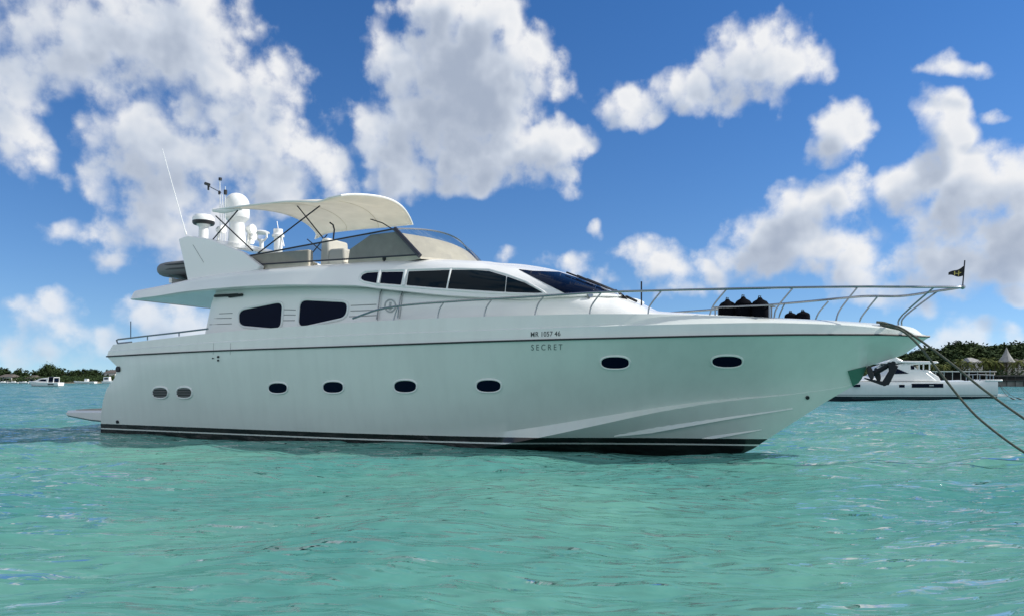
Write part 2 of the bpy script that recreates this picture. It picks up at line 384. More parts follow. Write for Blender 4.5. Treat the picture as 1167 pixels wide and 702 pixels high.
# ------------------------------------------------------------------ water
def build_water():
    Ys = [2.2]
    while Ys[-1] < 330: Ys.append(Ys[-1] * 1.0075)
    while Ys[-1] < 7000: Ys.append(Ys[-1] * 1.09)
    Ys = np.array([-400, -60, -8, 0.5] + Ys); nx = 620
    tt = np.linspace(-1, 1, nx)
    half = np.where(Ys > 2, np.abs(Ys) * .98 + 5, 8 + np.abs(Ys) * 1.2)
    X = half[:, None] * tt[None, :]; Y = np.repeat(Ys[:, None], nx, 1)
    Z = np.zeros_like(X); r = np.random.default_rng(5)
    for k in range(46):
        lam = .35 * (1.085 ** k); ang = r.normal(-1.15, .55); kk = 2 * math.pi / lam
        amp = .0100 * lam ** .70
        ph = kk * (X * math.cos(ang) + Y * math.sin(ang)) + r.uniform(0, 6.28)
        mod = .5 + .5 * np.sin(kk * .13 * (X * math.cos(ang + 1.1) + Y * math.sin(ang + 1.1)) + r.uniform(0, 6.28))
        cell = np.maximum(np.gradient(Ys), 0)[:, None] + half[:, None] * 2 / nx
        Z += amp * mod * (np.exp(.9 * np.sin(ph)) - 1.2) * np.clip(1.3 - cell / lam * 2.2, 0, 1)
    Z *= np.clip((Ys - .5) / 2, 0, 1)[:, None]
    n, m = X.shape; co_ = np.stack([X, Y, Z], -1).reshape(-1, 3)
    idx = np.arange(n * m).reshape(n, m)
    q = np.stack([idx[:-1, :-1], idx[:-1, 1:], idx[1:, 1:], idx[1:, :-1]], -1).reshape(-1, 4)
    me = bpy.data.meshes.new('water'); me.vertices.add(len(co_)); me.vertices.foreach_set('co', co_.ravel())
    me.loops.add(q.size); me.loops.foreach_set('vertex_index', q.ravel().astype(np.int32))
    me.polygons.add(len(q)); me.polygons.foreach_set('loop_start', np.arange(0, q.size, 4, dtype=np.int32)); me.polygons.foreach_set('loop_total', np.full(len(q), 4, np.int32))
    me.update(); me.validate(); me.polygons.foreach_set('use_smooth', [True] * len(me.polygons))
    m_ = bpy.data.materials.new('lagoon_water'); m_.use_nodes = True; T = m_.node_tree; b = T.nodes['Principled BSDF']
    tc = nd(T, 'ShaderNodeTexCoord')
    n1_ = nd(T, 'ShaderNodeTexNoise'); T.links.new(tc.outputs['Object'], n1_.inputs['Vector']); n1_.inputs['Scale'].default_value = .16; n1_.inputs['Detail'].default_value = 4
    rp = nd(T, 'ShaderNodeValToRGB'); T.links.new(n1_.outputs[0], rp.inputs[0])
    rp.color_ramp.elements[0].position = .35; rp.color_ramp.elements[0].color = (.062, .225, .205, 1)
    rp.color_ramp.elements[1].position = .65; rp.color_ramp.elements[1].color = (.118, .300, .240, 1)
    # light coming back out of the water body does not depend on the ripples, the mirror on top does
    T.nodes.remove(b); df = nd(T, 'ShaderNodeBsdfDiffuse')
    sy = nd(T, 'ShaderNodeSeparateXYZ'); T.links.new(tc.outputs['Object'], sy.inputs[0])
    dp = nd(T, 'ShaderNodeMix', data_type='RGBA'); T.links.new(math_(T, 'MULTIPLY', smooth(T, sy.outputs[1], 12, 45), .8), dp.inputs[0])   # far water bluer: the sky's reflection put into the base colour
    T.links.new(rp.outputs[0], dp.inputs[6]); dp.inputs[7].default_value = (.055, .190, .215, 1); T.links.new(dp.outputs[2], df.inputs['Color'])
    upn = nd(T, 'ShaderNodeCombineXYZ'); upn.inputs[2].default_value = 1.0
    gl = nd(T, 'ShaderNodeBsdfGlossy'); gl.inputs['Roughness'].default_value = .03
    fr = nd(T, 'ShaderNodeFresnel'); fr.inputs['IOR'].default_value = 1.333
    mp = nd(T, 'ShaderNodeMapping'); T.links.new(tc.outputs['Object'], mp.inputs[0]); mp.inputs['Scale'].default_value = (.45, 1.3, 1)
    n2_ = nd(T, 'ShaderNodeTexNoise'); T.links.new(mp.outputs[0], n2_.inputs['Vector']); n2_.inputs['Scale'].default_value = 2.3; n2_.inputs['Detail'].default_value = 2.2; n2_.inputs['Roughness'].default_value = .55
    bp = nd(T, 'ShaderNodeBump'); bp.inputs['Strength'].default_value = 1.0; bp.inputs['Distance'].default_value = .33
    n3_ = nd(T, 'ShaderNodeTexNoise'); T.links.new(mp.outputs[0], n3_.inputs['Vector']); n3_.inputs['Scale'].default_value = .9; n3_.inputs['Detail'].default_value = 3
    b3 = nd(T, 'ShaderNodeBump'); b3.inputs['Strength'].default_value = .6; b3.inputs['Distance'].default_value = .35; T.links.new(n3_.outputs[0], b3.inputs['Height']); T.links.new(b3.outputs[0], bp.inputs['Normal'])
    T.links.new(n2_.outputs[0], bp.inputs['Height']); T.links.new(vmath(T, 'NORMALIZE', vmath(T, 'MULTIPLY_ADD', bp.outputs[0], (.85, .85, .85), upn.outputs[0])), df.inputs['Normal']); T.links.new(bp.outputs[0], gl.inputs['Normal']); T.links.new(bp.outputs[0], fr.inputs['Normal'])
    ms = nd(T, 'ShaderNodeMixShader'); T.links.new(fr.outputs[0], ms.inputs[0]); T.links.new(df.outputs[0], ms.inputs[1]); T.links.new(gl.outputs[0], ms.inputs[2]); T.links.new(ms.outputs[0], T.nodes['Material Output'].inputs[0])
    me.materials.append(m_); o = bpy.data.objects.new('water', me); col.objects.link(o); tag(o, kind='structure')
build_water()

# ------------------------------------------------------------------ the motor yacht
yacht = empty('motor_yacht', (SX0, SY0, 0), -TH, 'large white flybridge motor yacht with black boot stripes, moored in the foreground', 'yacht')
cRub = Curve([(100, 407), (120, 406), (240, 400), (400, 394.5), (590, 388), (700, 385.3), (860, 382), (930, 381.3), (1000, 381.3), (1050, 383), (1075, 384)])
cCre = Curve([(100, 400), (125, 399), (240, 390), (400, 381.5), (590, 374.5), (700, 370.5), (800, 368), (867, 367), (950, 369), (1002, 373), (1048, 379.5), (1058, 382.2), (1075, 384)])
cTop = Curve([(100, 394), (134, 391), (240, 379), (300, 374), (400, 367), (500, 362), (560, 360), (672, 357.3), (740, 357), (809, 358), (866, 360), (951, 364), (999, 367), (1033, 369.8), (1048, 373), (1055, 377.5), (1060, 381.5), (1075, 384)])
cCho = Curve([(100, 530), (520, 514), (563, 508), (626, 496), (677, 485), (754, 468.7), (818, 458.4), (870, 452.7), (905, 449), (960, 441), (975, 438)])
cChi = Curve([(100, 505), (520, 500), (563, 493), (600, 488), (677, 475.6), (754, 463.5), (831, 454.5), (896, 449.2), (960, 440.5), (975, 437.5)])
yR = Curve([(-19, 2.55), (-17.5, 2.65), (-14, 2.8), (-9, 2.85), (-5, 2.68), (-2, 2.2), (0, 1.68), (1.5, 1.14), (2.4, .72), (2.95, .4), (3.25, .2), (3.4, .03)])
yC = Curve([(-19, 2.35), (-10, 2.42), (-6, 2.12), (-3, 1.5), (-1, .88), (.7, .40), (1.6, .12), (2, .03), (3.4, .02)])
stem_px = [(853.5, 513.5), (874, 500.5), (944, 456), (973, 439), (979, 435.5), (982, 430), (987, 419), (1003, 412.8), (1028, 404.5), (1045, 393.5), (1053, 388), (1057, 384.5)]
sp_ = [P(a, b, 0) for a, b in stem_px]
zK = Curve([(-19, -.6), (-10, -.9), (-4, -.85), (-1.6, -.5)] + [(v.x, v.z) for v in sp_])
sT = Curve([(-1, -18.4), (0, -18.34), (.69, -18.2), (1.25, -17.95), (1.6, -17.55), (1.88, -17.32), (2.08, -17.5), (2.25, -17.78), (2.5, -17.72), (2.95, -17.25)])
def hull_section(s):
    yr, yc = yR(s), yC(s); fb = min(max((s + 7) / 8, 0), 1)          # 0 aft .. 1 at the bow
    zk = zK(s); zr = zp(cRub, s, -yr)
    zr = max(zr, zk + .02)
    zo = min(max(zp(cCho, s, -yc), zk + .002), zr - .01); zi = min(max(zp(cChi, s, -yc), zo + .002), zr - .008)
    led = .11 * min(1, max(0, (1.0 - s) / 3)) if s > -9 else .11 * max(0, 1 - (-9 - s) / 4)
    led *= min(max((zo - .08) / .2, 0), 1) * min(max((zi - .30) / .1, 0), 1); yi = max(yc - led, .012)
    if s > .7: yi = yc
    pts = [(0, zk), (yc * .5, zk + (zo - zk) * (.46 if s > -9 else .5)), (yc, zo), (yi, zi)]
    pw = 1.3 * fb + .8 * (1 - fb)
    for k in range(1, 9):
        t_ = k / 8; pts.append((yi + (yr - yi) * t_ ** pw, zi + (zr - zi) * t_))
    bev = min(max((s + 3) / 3.5, 0), 1)
    zc = max(zp(cCre, s, -yr), zr + .015); zt = max(zp(cTop, s, -yr), zc + .015)
    tip = min(1, yr / .5)
    pts += [(max(yr - .015, .01), zr + .05 * tip), (max(yr - .03, .008) if yr > .3 else yr * .85, zc - .012 * tip), (max(yr - .062, .008) if yr > .3 else yr * .8, zc + .012 * tip), (max(yr - .10 - .22 * bev, .0) if yr > .4 else yr * .2, zt),
            (max(yr - .26 - .2 * bev, 0), zt + .005), (max(yr - .30 - .2 * bev, 0), zt - .12), (0, zt - .06)]
    return pts
ST = list(np.linspace(-18.0, -6, 34)) + list(np.linspace(-5.7, 1.8, 38)) + [1.86 + .035 * k for k in range(10)] + list(np.linspace(2.25, 3.39, 18))
rowsS, rowsP = [], []
for s in ST:
    sec = hull_section(s); w_ = min(max(1 - (s + 18) / 1.6, 0), 1)
    xs = [s + (sT(z) + 18.0) * w_ - (.12 * max(0, (s - 2.6) / .8) if k >= 14 else 0) for k, (y, z) in enumerate(sec)]
    rowsS.append([(x, -y, z) for x, (y, z) in zip(xs, sec)]); rowsP.append([(x, y, z) for x, (y, z) in zip(xs, sec)])
mb = MB(); mb.grid(rowsS); mb.grid(rowsP, flip=True)
a_, b_ = rowsS[0], rowsP[0]
mb.grid([a_, b_])
hull = mb.build('hull', 'hull_striped', yacht, angle=24)
HB = bvh_of(hull)
def edge_y(s): return -(yR(s) - .16 - .2 * min(max((s + 3) / 3.5, 0), 1))
def PE(px, py, inset=0.0):
    """survey a point above the starboard deck edge"""
    y = -2.4
    for _ in range(12):
        v = P(px, py, y); y = .5 * y + .5 * min(edge_y(v.x) + inset, -.0)
    return P(px, py, y)
# rub rail
mb = MB()
for sgn in (-1, 1):
    pts = []
    for r_ in rowsS: x, y, z = r_[11]; pts.append((x, sgn * (-y + .012), z))
    mb.tube(pts, .022, 6)
mb.build('rub_rail', 'rubber', yacht)
# spray rails on the forward bottom
for pl, wd_ in (([(700, 496.5), (760, 486.5), (830, 475.5), (903, 465)], 1.0), ([(800, 499), (830, 494.5), (868, 489)], .75)):
    mb = MB(); ra, rb, rc = [], [], []
    for i, (x, y) in enumerate(densify(pl, 6, closed=False)):
        q = (x - pl[0][0]) / (pl[-1][0] - pl[0][0]); k = wd_ * min(1, .15 + q * 4) * (1 - q * .75)
        h0, n0 = cast(HB, x, y - 2.2 * k, -.01); h1, n1_ = cast(HB, x, y + 2.2 * k)
        if h0 is None or h1 is None: continue
        ra.append(h0); rb.append(h1 + n1_ * .07 * k); rc.append(h1 - n1_ * .01)
    mb.grid([ra, rb, rc]); mb.build('spray_rail', 'hull_paint', yacht, angle=10)
# portholes
for (x, y, w, h) in [(317, 442, 22, 13), (380, 441, 24, 14), (462, 440, 26.5, 15), (557, 439.5, 29, 15), (701, 413, 33.5, 15), (828.6, 411.6, 36, 14)]:
    pl = [(x + w / 2 * math.copysign(abs(math.cos(a)) ** .8, math.cos(a)), y + h / 2 * math.copysign(abs(math.sin(a)) ** .8, math.sin(a))) for a in np.linspace(0, 2 * math.pi, 28)[:-1]]
    rim = MB().tube(outline(HB, pl, .004), .023, 8, cap=False).build('porthole', 'gelcoat', yacht)
    sheet(HB, pl, .010, .02).build('pane', 'window_glass', rim)
for x in (183, 210.3):
    w, h, y = 18, 13, 447.3
    pl = [(x + w / 2 * math.copysign(abs(math.cos(a)) ** .8, math.cos(a)), y + h / 2 * math.copysign(abs(math.sin(a)) ** .8, math.sin(a))) for a in np.linspace(0, 2 * math.pi, 24)[:-1]]
    rim = MB().tube(outline(HB, pl, .004), .03, 8, cap=False).build('engine_vent', 'gelcoat', yacht)
    sheet(HB, pl, .006, .02).build('vent_back', 'black', rim)
    mb = MB()
    for k in (-1.5, -.5, .5, 1.5):
        yy = y + k * 2.6; dx = w / 2 * math.sqrt(1 - (k * 2.6 / 7.2) ** 2) - 1
        mb.tube(outline(HB, [(x - dx, yy), (x + dx, yy)], .02, 3, False), .018, 5)
    mb.build('slats', 'tube_grey', rim)
# small hull fittings
for (x, y, r_) in [(249, 406.5, .03), (249, 410.5, .025), (134.3, 480.3, .05), (920, 452.6, .04), (243, 408, .018)]:
    h0, n0 = cast(HB, x, y)
    if h0: MB().tube([h0 - n0 * .02, h0 + n0 * .03], r_, 10).build('hull_fitting', 'dark_steel', yacht)
for x in (243.5, 263):
    MB().tube(outline(HB, [(x, 390.5), (x - .6, 404)], .0, 3, False), .006, 5).build('gate_seam', 'groove', yacht)
v = P(134.5, 420.5, -2.62)
mb = MB(); mb.tube([v + Vector((0, -.02, 0)), v + Vector((0, .12, 0))], .085, 14); mb.build('mooring_fairlead', 'dark_steel', yacht)
# swim platform
pa, pb = -20.2, -17.9
rows = []
for y in [-2.42] + list(np.linspace(-2.3, 2.3, 9)) + [2.42]:
    k = pa + .28 * (abs(y) / 2.42) ** 6; e_ = .06 if abs(y) > 2.35 else 0
    rows.append([(pb, y, .68 - e_), (k + e_, y, .64 - e_), (k, y, .58), (k + .04, y, .45 + e_), (k + 1.1, y, .34 + e_), (pb, y, .30 + e_)])
mb = MB(); mb.grid(rows); mb.add(rows[0], [tuple(range(6))]); mb.add(rows[-1], [tuple(range(6))])
mb.build('swim_platform', 'gelcoat_dull', yacht, angle=40)
mb = MB(); mb.prism([(pa + .12, -1.5, .645), (pa + .35, -2.15, .645), (pb - .1, -2.2, .683), (pb - .1, 2.2, .683), (pa + .35, 2.15, .645), (pa + .12, 1.5, .645)], (0, 0, .02)); mb.build('teak_deck', 'teak', yacht)

# deckhouse
wD = Curve([(-14.6, 2.05), (-13.9, 2.13), (-12, 2.16), (-7, 2.16), (-5, 2.08), (-3.8, 1.93), (-3, 1.74), (-2.2, 1.46), (-1.4, 1.0), (-.9, .55), (-.75, .2)])
cDh = Curve([(200, 331), (260, 326), (330, 323), (400, 323.5), (436, 327), (524, 335.5), (600, 338.5), (643, 335.5), (676, 333.7), (700, 335), (722, 343.5), (740, 351.5), (778, 354.6), (807, 357), (830, 358)])
rowsS, rowsP = [], []
dst = [-14.45 + .0, -14.3, -14.0] + list(np.linspace(-13.6, -4, 24)) + list(np.linspace(-3.8, -.8, 20))
def arch(w, z0, z1, n, e, lean):
    out = []
    for k in range(n + 1):
        a = math.pi / 2 * k / n; out.append((w * (1 - lean * math.sin(a)) * math.cos(a) ** (2 / e), z0 + (z1 - z0) * math.sin(a) ** (2 / e)))
    return out
for s in dst:
    w = wD(s); zt = zp(cDh, s, -w * .7); z0 = zp(cTop, s, -yR(s)) - .25
    fr = min(max((s + 4.2) / 1.2, 0), 1); e = 9 * (1 - fr) + 3.0 * fr
    sec = [(w + .03, z0 - .1)] + arch(w, z0, max(zt, z0 + .12), 14, e, .02)
    def xo(z): return s + (.28 * (z - 2.9) if s < -14.2 else (.14 * (z - 2.9) if s < -13.9 else 0))
    rowsS.append([(xo(z), -y, z) for y, z in sec]); rowsP.append([(xo(z), y, z) for y, z in sec])
mb = MB(); mb.grid(rowsS); mb.grid(rowsP, flip=True); mb.grid([rowsS[0], rowsP[0]]); mb.grid([rowsS[-1], rowsP[-1]])
tmp = mb.build('tmp', 'gelcoat', None); DB = bvh_of(tmp); bpy.data.objects.remove(tmp)
for a, b in [((324, 352.8), (337, 353.2)), ((323.5, 358.8), (337, 358.8)), ((323, 365.2), (336, 365)), ((244, 362.8), (264, 362.4)), ((239, 369.8), (264, 368.8)), ((250, 357.4), (265, 356.8)),
             ((400, 348.3), (429, 347)), ((399.5, 354.3), (429, 353.3)), ((398, 360.8), (429, 359.3))]:
    pts = outline(DB, [a, b], .0, 5, False)
    if len(pts) > 1: mb.tube(pts, .011, 5, 1)
for (x0, y0), (x1, y1) in [((433, 333), (430, 365)), ((459.5, 332), (455.5, 363))]:
    pts = outline(DB, [(x0, y0), (x1, y1)], .0, 5, False)
    if len(pts) > 1: mb.tube(pts, .008, 5, 1)
deckhouse = mb.build('deckhouse', ['gelcoat', 'groove'], yacht, angle=28)
DB = bvh_of(deckhouse)
for pl in ([(273, 353.5), (322.3, 344), (319.8, 375.3), (273, 371.2)], [(343, 341.8), (396.6, 344.4), (394.2, 361.8), (340.5, 373.3)]):
    pr = rounded(pl, 9, 7)
    cx_, cy_ = sum(a for a, b in pr) / len(pr), sum(b for a, b in pr) / len(pr)
    rim = MB().tube(outline(DB, [(cx_ + (a - cx_) * 1.045, cy_ + (b - cy_) * 1.07) for a, b in pr], .0), .035, 8, cap=False).build('salon_window', 'gelcoat', yacht)
    sheet(DB, pr, .008, .02).build('pane', 'window_glass', rim)
# door rails and emblem
for pl in ([(436.5, 330.5), (434.5, 335), (430.5, 364)], [(460.3, 331), (458.6, 336), (455.2, 362.5)]):
    pts = outline(DB, pl, .05, 4, False); MB().tube(pts, .016, 6).build('door_handrail', 'steel', yacht)
ring = [(444.8 + 6 * math.cos(a), 348.5 + 6.8 * math.sin(a)) for a in np.linspace(0, 2 * math.pi, 24)[:-1]]
mb = MB(); mb.tube(outline(DB, ring, .004, 2), .02, 6, cap=False)
mb.tube(outline(DB, [(445.2, 344.5), (444.6, 348), (444.6, 353)], .006, 2, False), .03, 6); mb.tube(outline(DB, [(441.8, 350), (444.6, 352.3), (447.6, 350)], .006, 2, False), .018, 6)
mb.build('door_emblem', 'emblem_grey', yacht)

# flybridge shell: overhang aft, fascia, pilothouse and windscreen nose in one moulding
wB = Curve([(-17.2, 2.40), (-16.6, 2.5), (-12, 2.52), (-9.5, 2.40), (-8, 2.28), (-6, 2.18), (-5, 2.11), (-3.8, 1.96), (-3.3, 1.62), (-2.95, 1.2), (-2.7, .75), (-2.58, .3)])
cFb = Curve([(120, 343), (148, 341.7), (175, 338.6), (211, 333), (260, 328.4), (287, 326.8), (330, 325.5), (400, 326), (436, 330), (524, 338.3), (600, 341), (643, 338), (704, 338), (730, 345)])
cFt = Curve([(120, 333), (147, 330), (161, 327), (183, 322.5), (218, 314.3), (287, 304.5), (360, 298.5), (480, 291), (541, 293), (560, 295.5), (586, 297.5), (611, 301.5), (645, 310.5), (670, 320), (690, 328), (704, 335.5), (715, 341)])
rowsS, rowsP = [], []
for s in [-17.02, -16.95] + list(np.linspace(-16.8, -7, 34)) + list(np.linspace(-6.8, -2.62, 30)):
    w = wB(s); nose = min(max((s + 8.6) / 4.2, 0), 1); tum = .16 + .2 * min(max((s + 13) / 4, 0), 1)
    zb = zp(cFb, s, -w); wt = w * (1 - .12 * nose) - tum
    yl = -max(wt, .2) if nose < .5 else -max(wt, .2) * (1 - .45 * (nose - .5) * 2)
    zt = max(zp(cFt, s, yl), zb + .05)
    zin = zb + .015 if nose < .3 else zb + .005
    side = arch(w, zb + .04, zt, 16, 7 * (1 - nose) ** 1.5 + 2.25 * (1 - (1 - nose) ** 1.5), 0)
    lean = tum / w if nose < 1 else tum / w
    side = [(y - tum * (1 - nose) * min(1, (z - zb) / max(zt - zb, .05)) * (1 if y > .8 * w else y / (.8 * w)), z) for y, z in side]
    sec = [(0, zin), (max(w - .4, 0), zin), (max(w - .05, 0), zb), (w, zb + .02)] + side
    rowsS.append([(s, -y, z) for y, z in sec]); rowsP.append([(s, y, z) for y, z in sec])
mb = MB(); mb.grid(rowsS); mb.grid(rowsP, flip=True); mb.grid([rowsS[0], rowsP[0]]); mb.grid([rowsS[-1], rowsP[-1]])
shell = mb.build('flybridge_shell', 'gelcoat', yacht, angle=28)
FB = bvh_of(shell); SB = bvh_of(shell, deckhouse)
# upper window band
band = [(409.5, 316.8), (411, 313), (416, 309.8), (432, 308.5), (515, 306.3), (557, 307.5), (577, 313), (600, 321.5), (623, 335), (610, 335.5), (560, 334), (464, 327), (430, 324.5), (415, 321.5), (410.5, 319)]
wf = MB().tube(outline(FB, band, .0), .028, 8, cap=False).build('window_surround', 'gelcoat', yacht)
for i, pl in enumerate(([(411.5, 317), (413.5, 313.5), (418.5, 311.5), (432, 310.6), (429.6, 323), (418, 321.3), (413, 319.5)], [(435.2, 310.6), (459.7, 310.3), (456.8, 324.8), (433, 323)],
           [(466, 309.8), (512.8, 308.3), (508.3, 329), (463.5, 325.3)], [(515, 308.3), (540, 308.4), (557, 309.6), (577, 315.5), (575.3, 332.8), (510.5, 329)], [(578, 315.8), (598.5, 323), (619, 334), (600, 334.2), (576.3, 332.9)])):
    sheet(FB, rounded(pl, 1.2), .012, .02).build('side_window', 'window_glass' if i < 2 else 'window_glass_tint', yacht)
for pl, r_ in (([(433.7, 309.5), (431.3, 324)], .05), ([(462.8, 309), (460.2, 326)], .05), ([(513.9, 307.5), (509.5, 330)], .022)):
    MB().tube(outline(FB, pl, .012, 4, False), r_, 8).build('window_mullion', 'gelcoat', yacht)
# windscreen
ws = [(591.5, 307.6), (607, 309.4), (637, 310.6), (663, 318.8), (683, 326.6), (700, 334.2), (676, 333.2), (643.5, 334.4), (618, 321.5)]
sheet(FB, ws, .012, .02, 3).build('windscreen', 'window_glass', yacht)
for pl in ([(657, 317), (690, 331), (704, 335.5)], [(668, 321), (700, 334), (712, 339)], [(645, 313.5), (680, 327), (700, 334)]):
    pts = outline(SB, pl, .06, 4, False)
    if len(pts) > 1: MB().tube(pts, .022, 6).build('wiper', 'black', yacht)
pts = outline(SB, [(700, 333), (713, 340.5), (725, 346)], .05, 4, False)
if len(pts) > 1: MB().tube(pts, .03, 6).build('wiper', 'black', yacht)
h0, n0 = cast(SB, 672, 336.5)
if h0: MB().tube([h0, h0 + n0 * .05], .06, 10).build('deck_vent', 'steel', yacht)
# nav light on fascia
h0, n0 = cast(FB, 439, 297.5)
if h0:
    mb = MB(); mb.tube([h0 - n0 * .02, h0 + n0 * .1], .05, 10); mb.lathe(h0 + n0 * .1 + Vector((0, 0, -.1)), [(0, 0), (.05, .01), (.06, .07), (.0, .1)], 12); mb.build('navigation_light', 'black', yacht)
# hatch rail under the overhang
v = P(262, 331, -2.15); w2_ = P(275, 335, -2.15)
for (a, b) in [((246, 338), (272, 336.5)), ((262, 338.5), (277, 336.5))]:
    pts = outline(DB, [a, b], .03, 5, False)
    if len(pts) > 1: MB().tube(pts, .04, 6).build('awning_bracket', 'black', yacht)

# flybridge glazing
ya, yb_ = -2.03, -1.88
gA, gB, gC, gD = P(283, 292, ya), P(450, 261, yb_), P(478.5, 290.5, -2.0), P(298.5, 301.5, ya)
def lerp(a, b, t_): return a + (b - a) * t_
def side_glass(sg):
    mb = MB(); rows = []
    for i in range(13):
        q = i / 12; top = lerp(gA, gB, q); bot = lerp(gD, gC, q)
        rows.append([Vector((p_.x, p_.y * sg, p_.z)) for p_ in (top, lerp(top, bot, .5), bot)])
    return mb.grid(rows)
for sg in (1, -1):
    o = side_glass(sg).build('side_glass', 'fly_glass', yacht)
    f_ = MB(); mm_ = lambda v: Vector((v.x, v.y * sg, v.z))
    f_.tube([mm_(gA), mm_(gB)], .022, 6); f_.tube([mm_(gD), mm_(gC)], .022, 6); f_.tube([mm_(gA), mm_(gD)], .02, 6)
    f_.build('glass_frame', 'frame_navy', o)
def screen_pt(u, v):
    """u across -1..1, v up 0..1"""
    bow = 1 - u * u
    b = Vector((gC.x + .46 * bow, 2.0 * u, gC.z - .05 + .05 * bow)); t_ = Vector((gB.x + .42 * bow, 1.88 * u, gB.z + .16 * bow))
    q = lerp(b, t_, v); q.x += .10 * math.sin(v * math.pi) * bow; return q
us = np.linspace(-1, 1, 25)
scr = MB().grid([[screen_pt(u, v) for u in us] for v in np.linspace(0, 1, 7)]).build('flybridge_windscreen', 'screen_glass', yacht)
MB().tube([screen_pt(u, 1) for u in us], .022, 6).build('top_trim', 'steel', scr)
for u in (-1, 1):
    MB().tube([Vector((gC.x, 2.0 * u, gC.z - .03)), Vector((gB.x, 1.88 * u, gB.z))], .06, 8).build('screen_pillar', 'frame_navy', scr)
# helm console cover, seats, coamings inside the glass
zf = 4.35
mb = MB(); rows = []
vm = lambda u: .93 - .42 * ((u + 1) / 2) ** .7
for v in np.linspace(0, 1, 6): rows.append([Vector((screen_pt(u * .96, v * vm(u)).x - .10, 1.9 * u * .97, screen_pt(u * .96, v * vm(u)).z - .03)) for u in np.linspace(-1, 1, 17)])
rows.append([Vector((-9.0 + .3 * (1 - u * u), 1.85 * u, 5.22 - .22 * (u + 1) / 2)) for u in np.linspace(-1, 1, 17)])
rows.append([Vector((-9.65, 1.85 * u, 4.9)) for u in np.linspace(-1, 1, 17)])
rows.append([Vector((-9.75, 1.85 * u, zf)) for u in np.linspace(-1, 1, 17)])
mb.grid(rows)
for k in (0, 16):
    mb.add([r_[k] for r_ in rows], [tuple(range(len(rows)))])
mb.build('helm_console', 'cover_beige', yacht, angle=50)
for lo, hi in (((-12.9, -1.95, zf), (-10.9, -1.75, 4.98)), ((-12.9, 1.75, zf), (-10.4, 1.95, 5.0))): MB().box(lo, hi).build('coaming_panel', 'cover_beige', yacht, bevel=.04)
MB().box((-12.6, -1.74, zf), (-11.2, -1.2, 4.75)).build('bench_seat', 'cover_beige', yacht, bevel=.04)
mb = MB(); mb.box((-10.75, -1.7, zf), (-10.45, -.8, 5.30), taper=.03); mb.box((-10.5, -1.7, zf), (-9.95, -.8, 5.0), taper=.03); mb.build('helm_seat', 'seat_white', yacht, bevel=.06)
mb = MB(); mb.box((-10.75, .2, zf), (-10.45, 1.2, 5.30), taper=.03); mb.box((-10.5, .2, zf), (-9.9, 1.2, 4.9), taper=.03); mb.build('helm_seat', 'seat_white', yacht, bevel=.06)
v = P(377, 262, -1.2)
MB().tube([P(378, 290, -1.2), P(381, 262, -1.2), P(379.5, 256.5, -1.2), P(376, 254, -1.2)], .022, 6).build('reading_lamp', 'dark_steel', yacht)

# radar arch
def fin(sg):
    pl = [(203.5, 272.6), (214, 268.4), (240, 272.6), (278.5, 288), (299.5, 303.6), (297, 309), (260, 316), (226, 321), (218, 321)]
    pts = [P(a, b, -2.1) for a, b in pl]; out = []
    for v in pts:
        y = -2.1 - .1 * (5.7 - v.z); out.append((v.x, y * sg, v.z))
    return MB().prism(out, (0, .2 * sg, 0))
for sg in (1, -1):
    fo = fin(sg).build('arch_fin', 'gelcoat', yacht, bevel=.035)
    if sg > 0:
        a_, b_ = P(221, 279.5, -2.1), P(235, 300, -2.1)
        MB().tube([(v.x, -2.1 - .1 * (5.7 - v.z) - .001, v.z) for v in (a_, b_)], .008, 5).build('seam', 'groove', fo)
bt = P(240, 273, -2.1)
bx0, bx1, bz = P(210, 270, -2.1).x + .1, P(262, 281, -2.1).x, 5.55
mb = MB(); rows = []
for y in np.linspace(-2.0, 2.0, 13):
    q = 1 - (y / 2.0) ** 2
    prof = [(bx0, 5.46), (bx0 + .1, 5.58), (bx0 + .5, 5.56), (bx1, 5.22), (bx1 + .03, 5.16), (bx0 + .3, 5.40)]
    rows.append([(x, y, z + .10 * q) for x, z in prof])
mb.grid(rows, close=True); mb.add(rows[0], [tuple(range(6))]); mb.add(rows[-1], [tuple(range(6))]); mb.build('arch_beam', 'gelcoat', yacht, angle=40)
# domes and instruments on the arch
def pz(px, py, y): return P(px, py, y)
d0 = pz(270, 249, -.3); top_ = pz(270, 220.5, -.3).z; rr = .37; hh = top_ - d0.z
prof = [(0.0, -.02), (rr * .93, -.02), (rr * .98, .05), (rr, .1), (rr, hh - rr)] + [(rr * math.cos(a), hh - rr + rr * math.sin(a)) for a in np.linspace(0, math.pi / 2, 9)[1:]]
prof[-1] = (.0, hh)
dome = MB().lathe(d0, prof, 28).build('satellite_dome', 'white_plastic', yacht, angle=40)
mb = MB(); mb.lathe((d0.x, d0.y, 5.6), [(.30, 0), (.26, .2), (.22, d0.z - 5.75), (.36, d0.z - 5.6), (0, d0.z - 5.6)], 20); mb.build('dome_pedestal', 'gelcoat', dome)
r0 = pz(232, 256.5, -1.25); rw = .31
rad = MB().lathe(r0, [(0, 0), (rw * .9, 0), (rw, .04), (rw, .10)], 24, 1).lathe(r0, [(rw, .10), (rw * .98, .2), (rw * .75, .28), (0, .30)], 24, 0).build('radar_scanner', ['white_plastic', 'black'], yacht, angle=40)
mb = MB(); mb.lathe((r0.x, r0.y, 5.62), [(.2, 0), (.14, .12), (.13, r0.z - 5.7), (.2, r0.z - 5.62), (0, r0.z - 5.62)], 16); mb.build('radar_pedestal', 'white_plastic', rad)
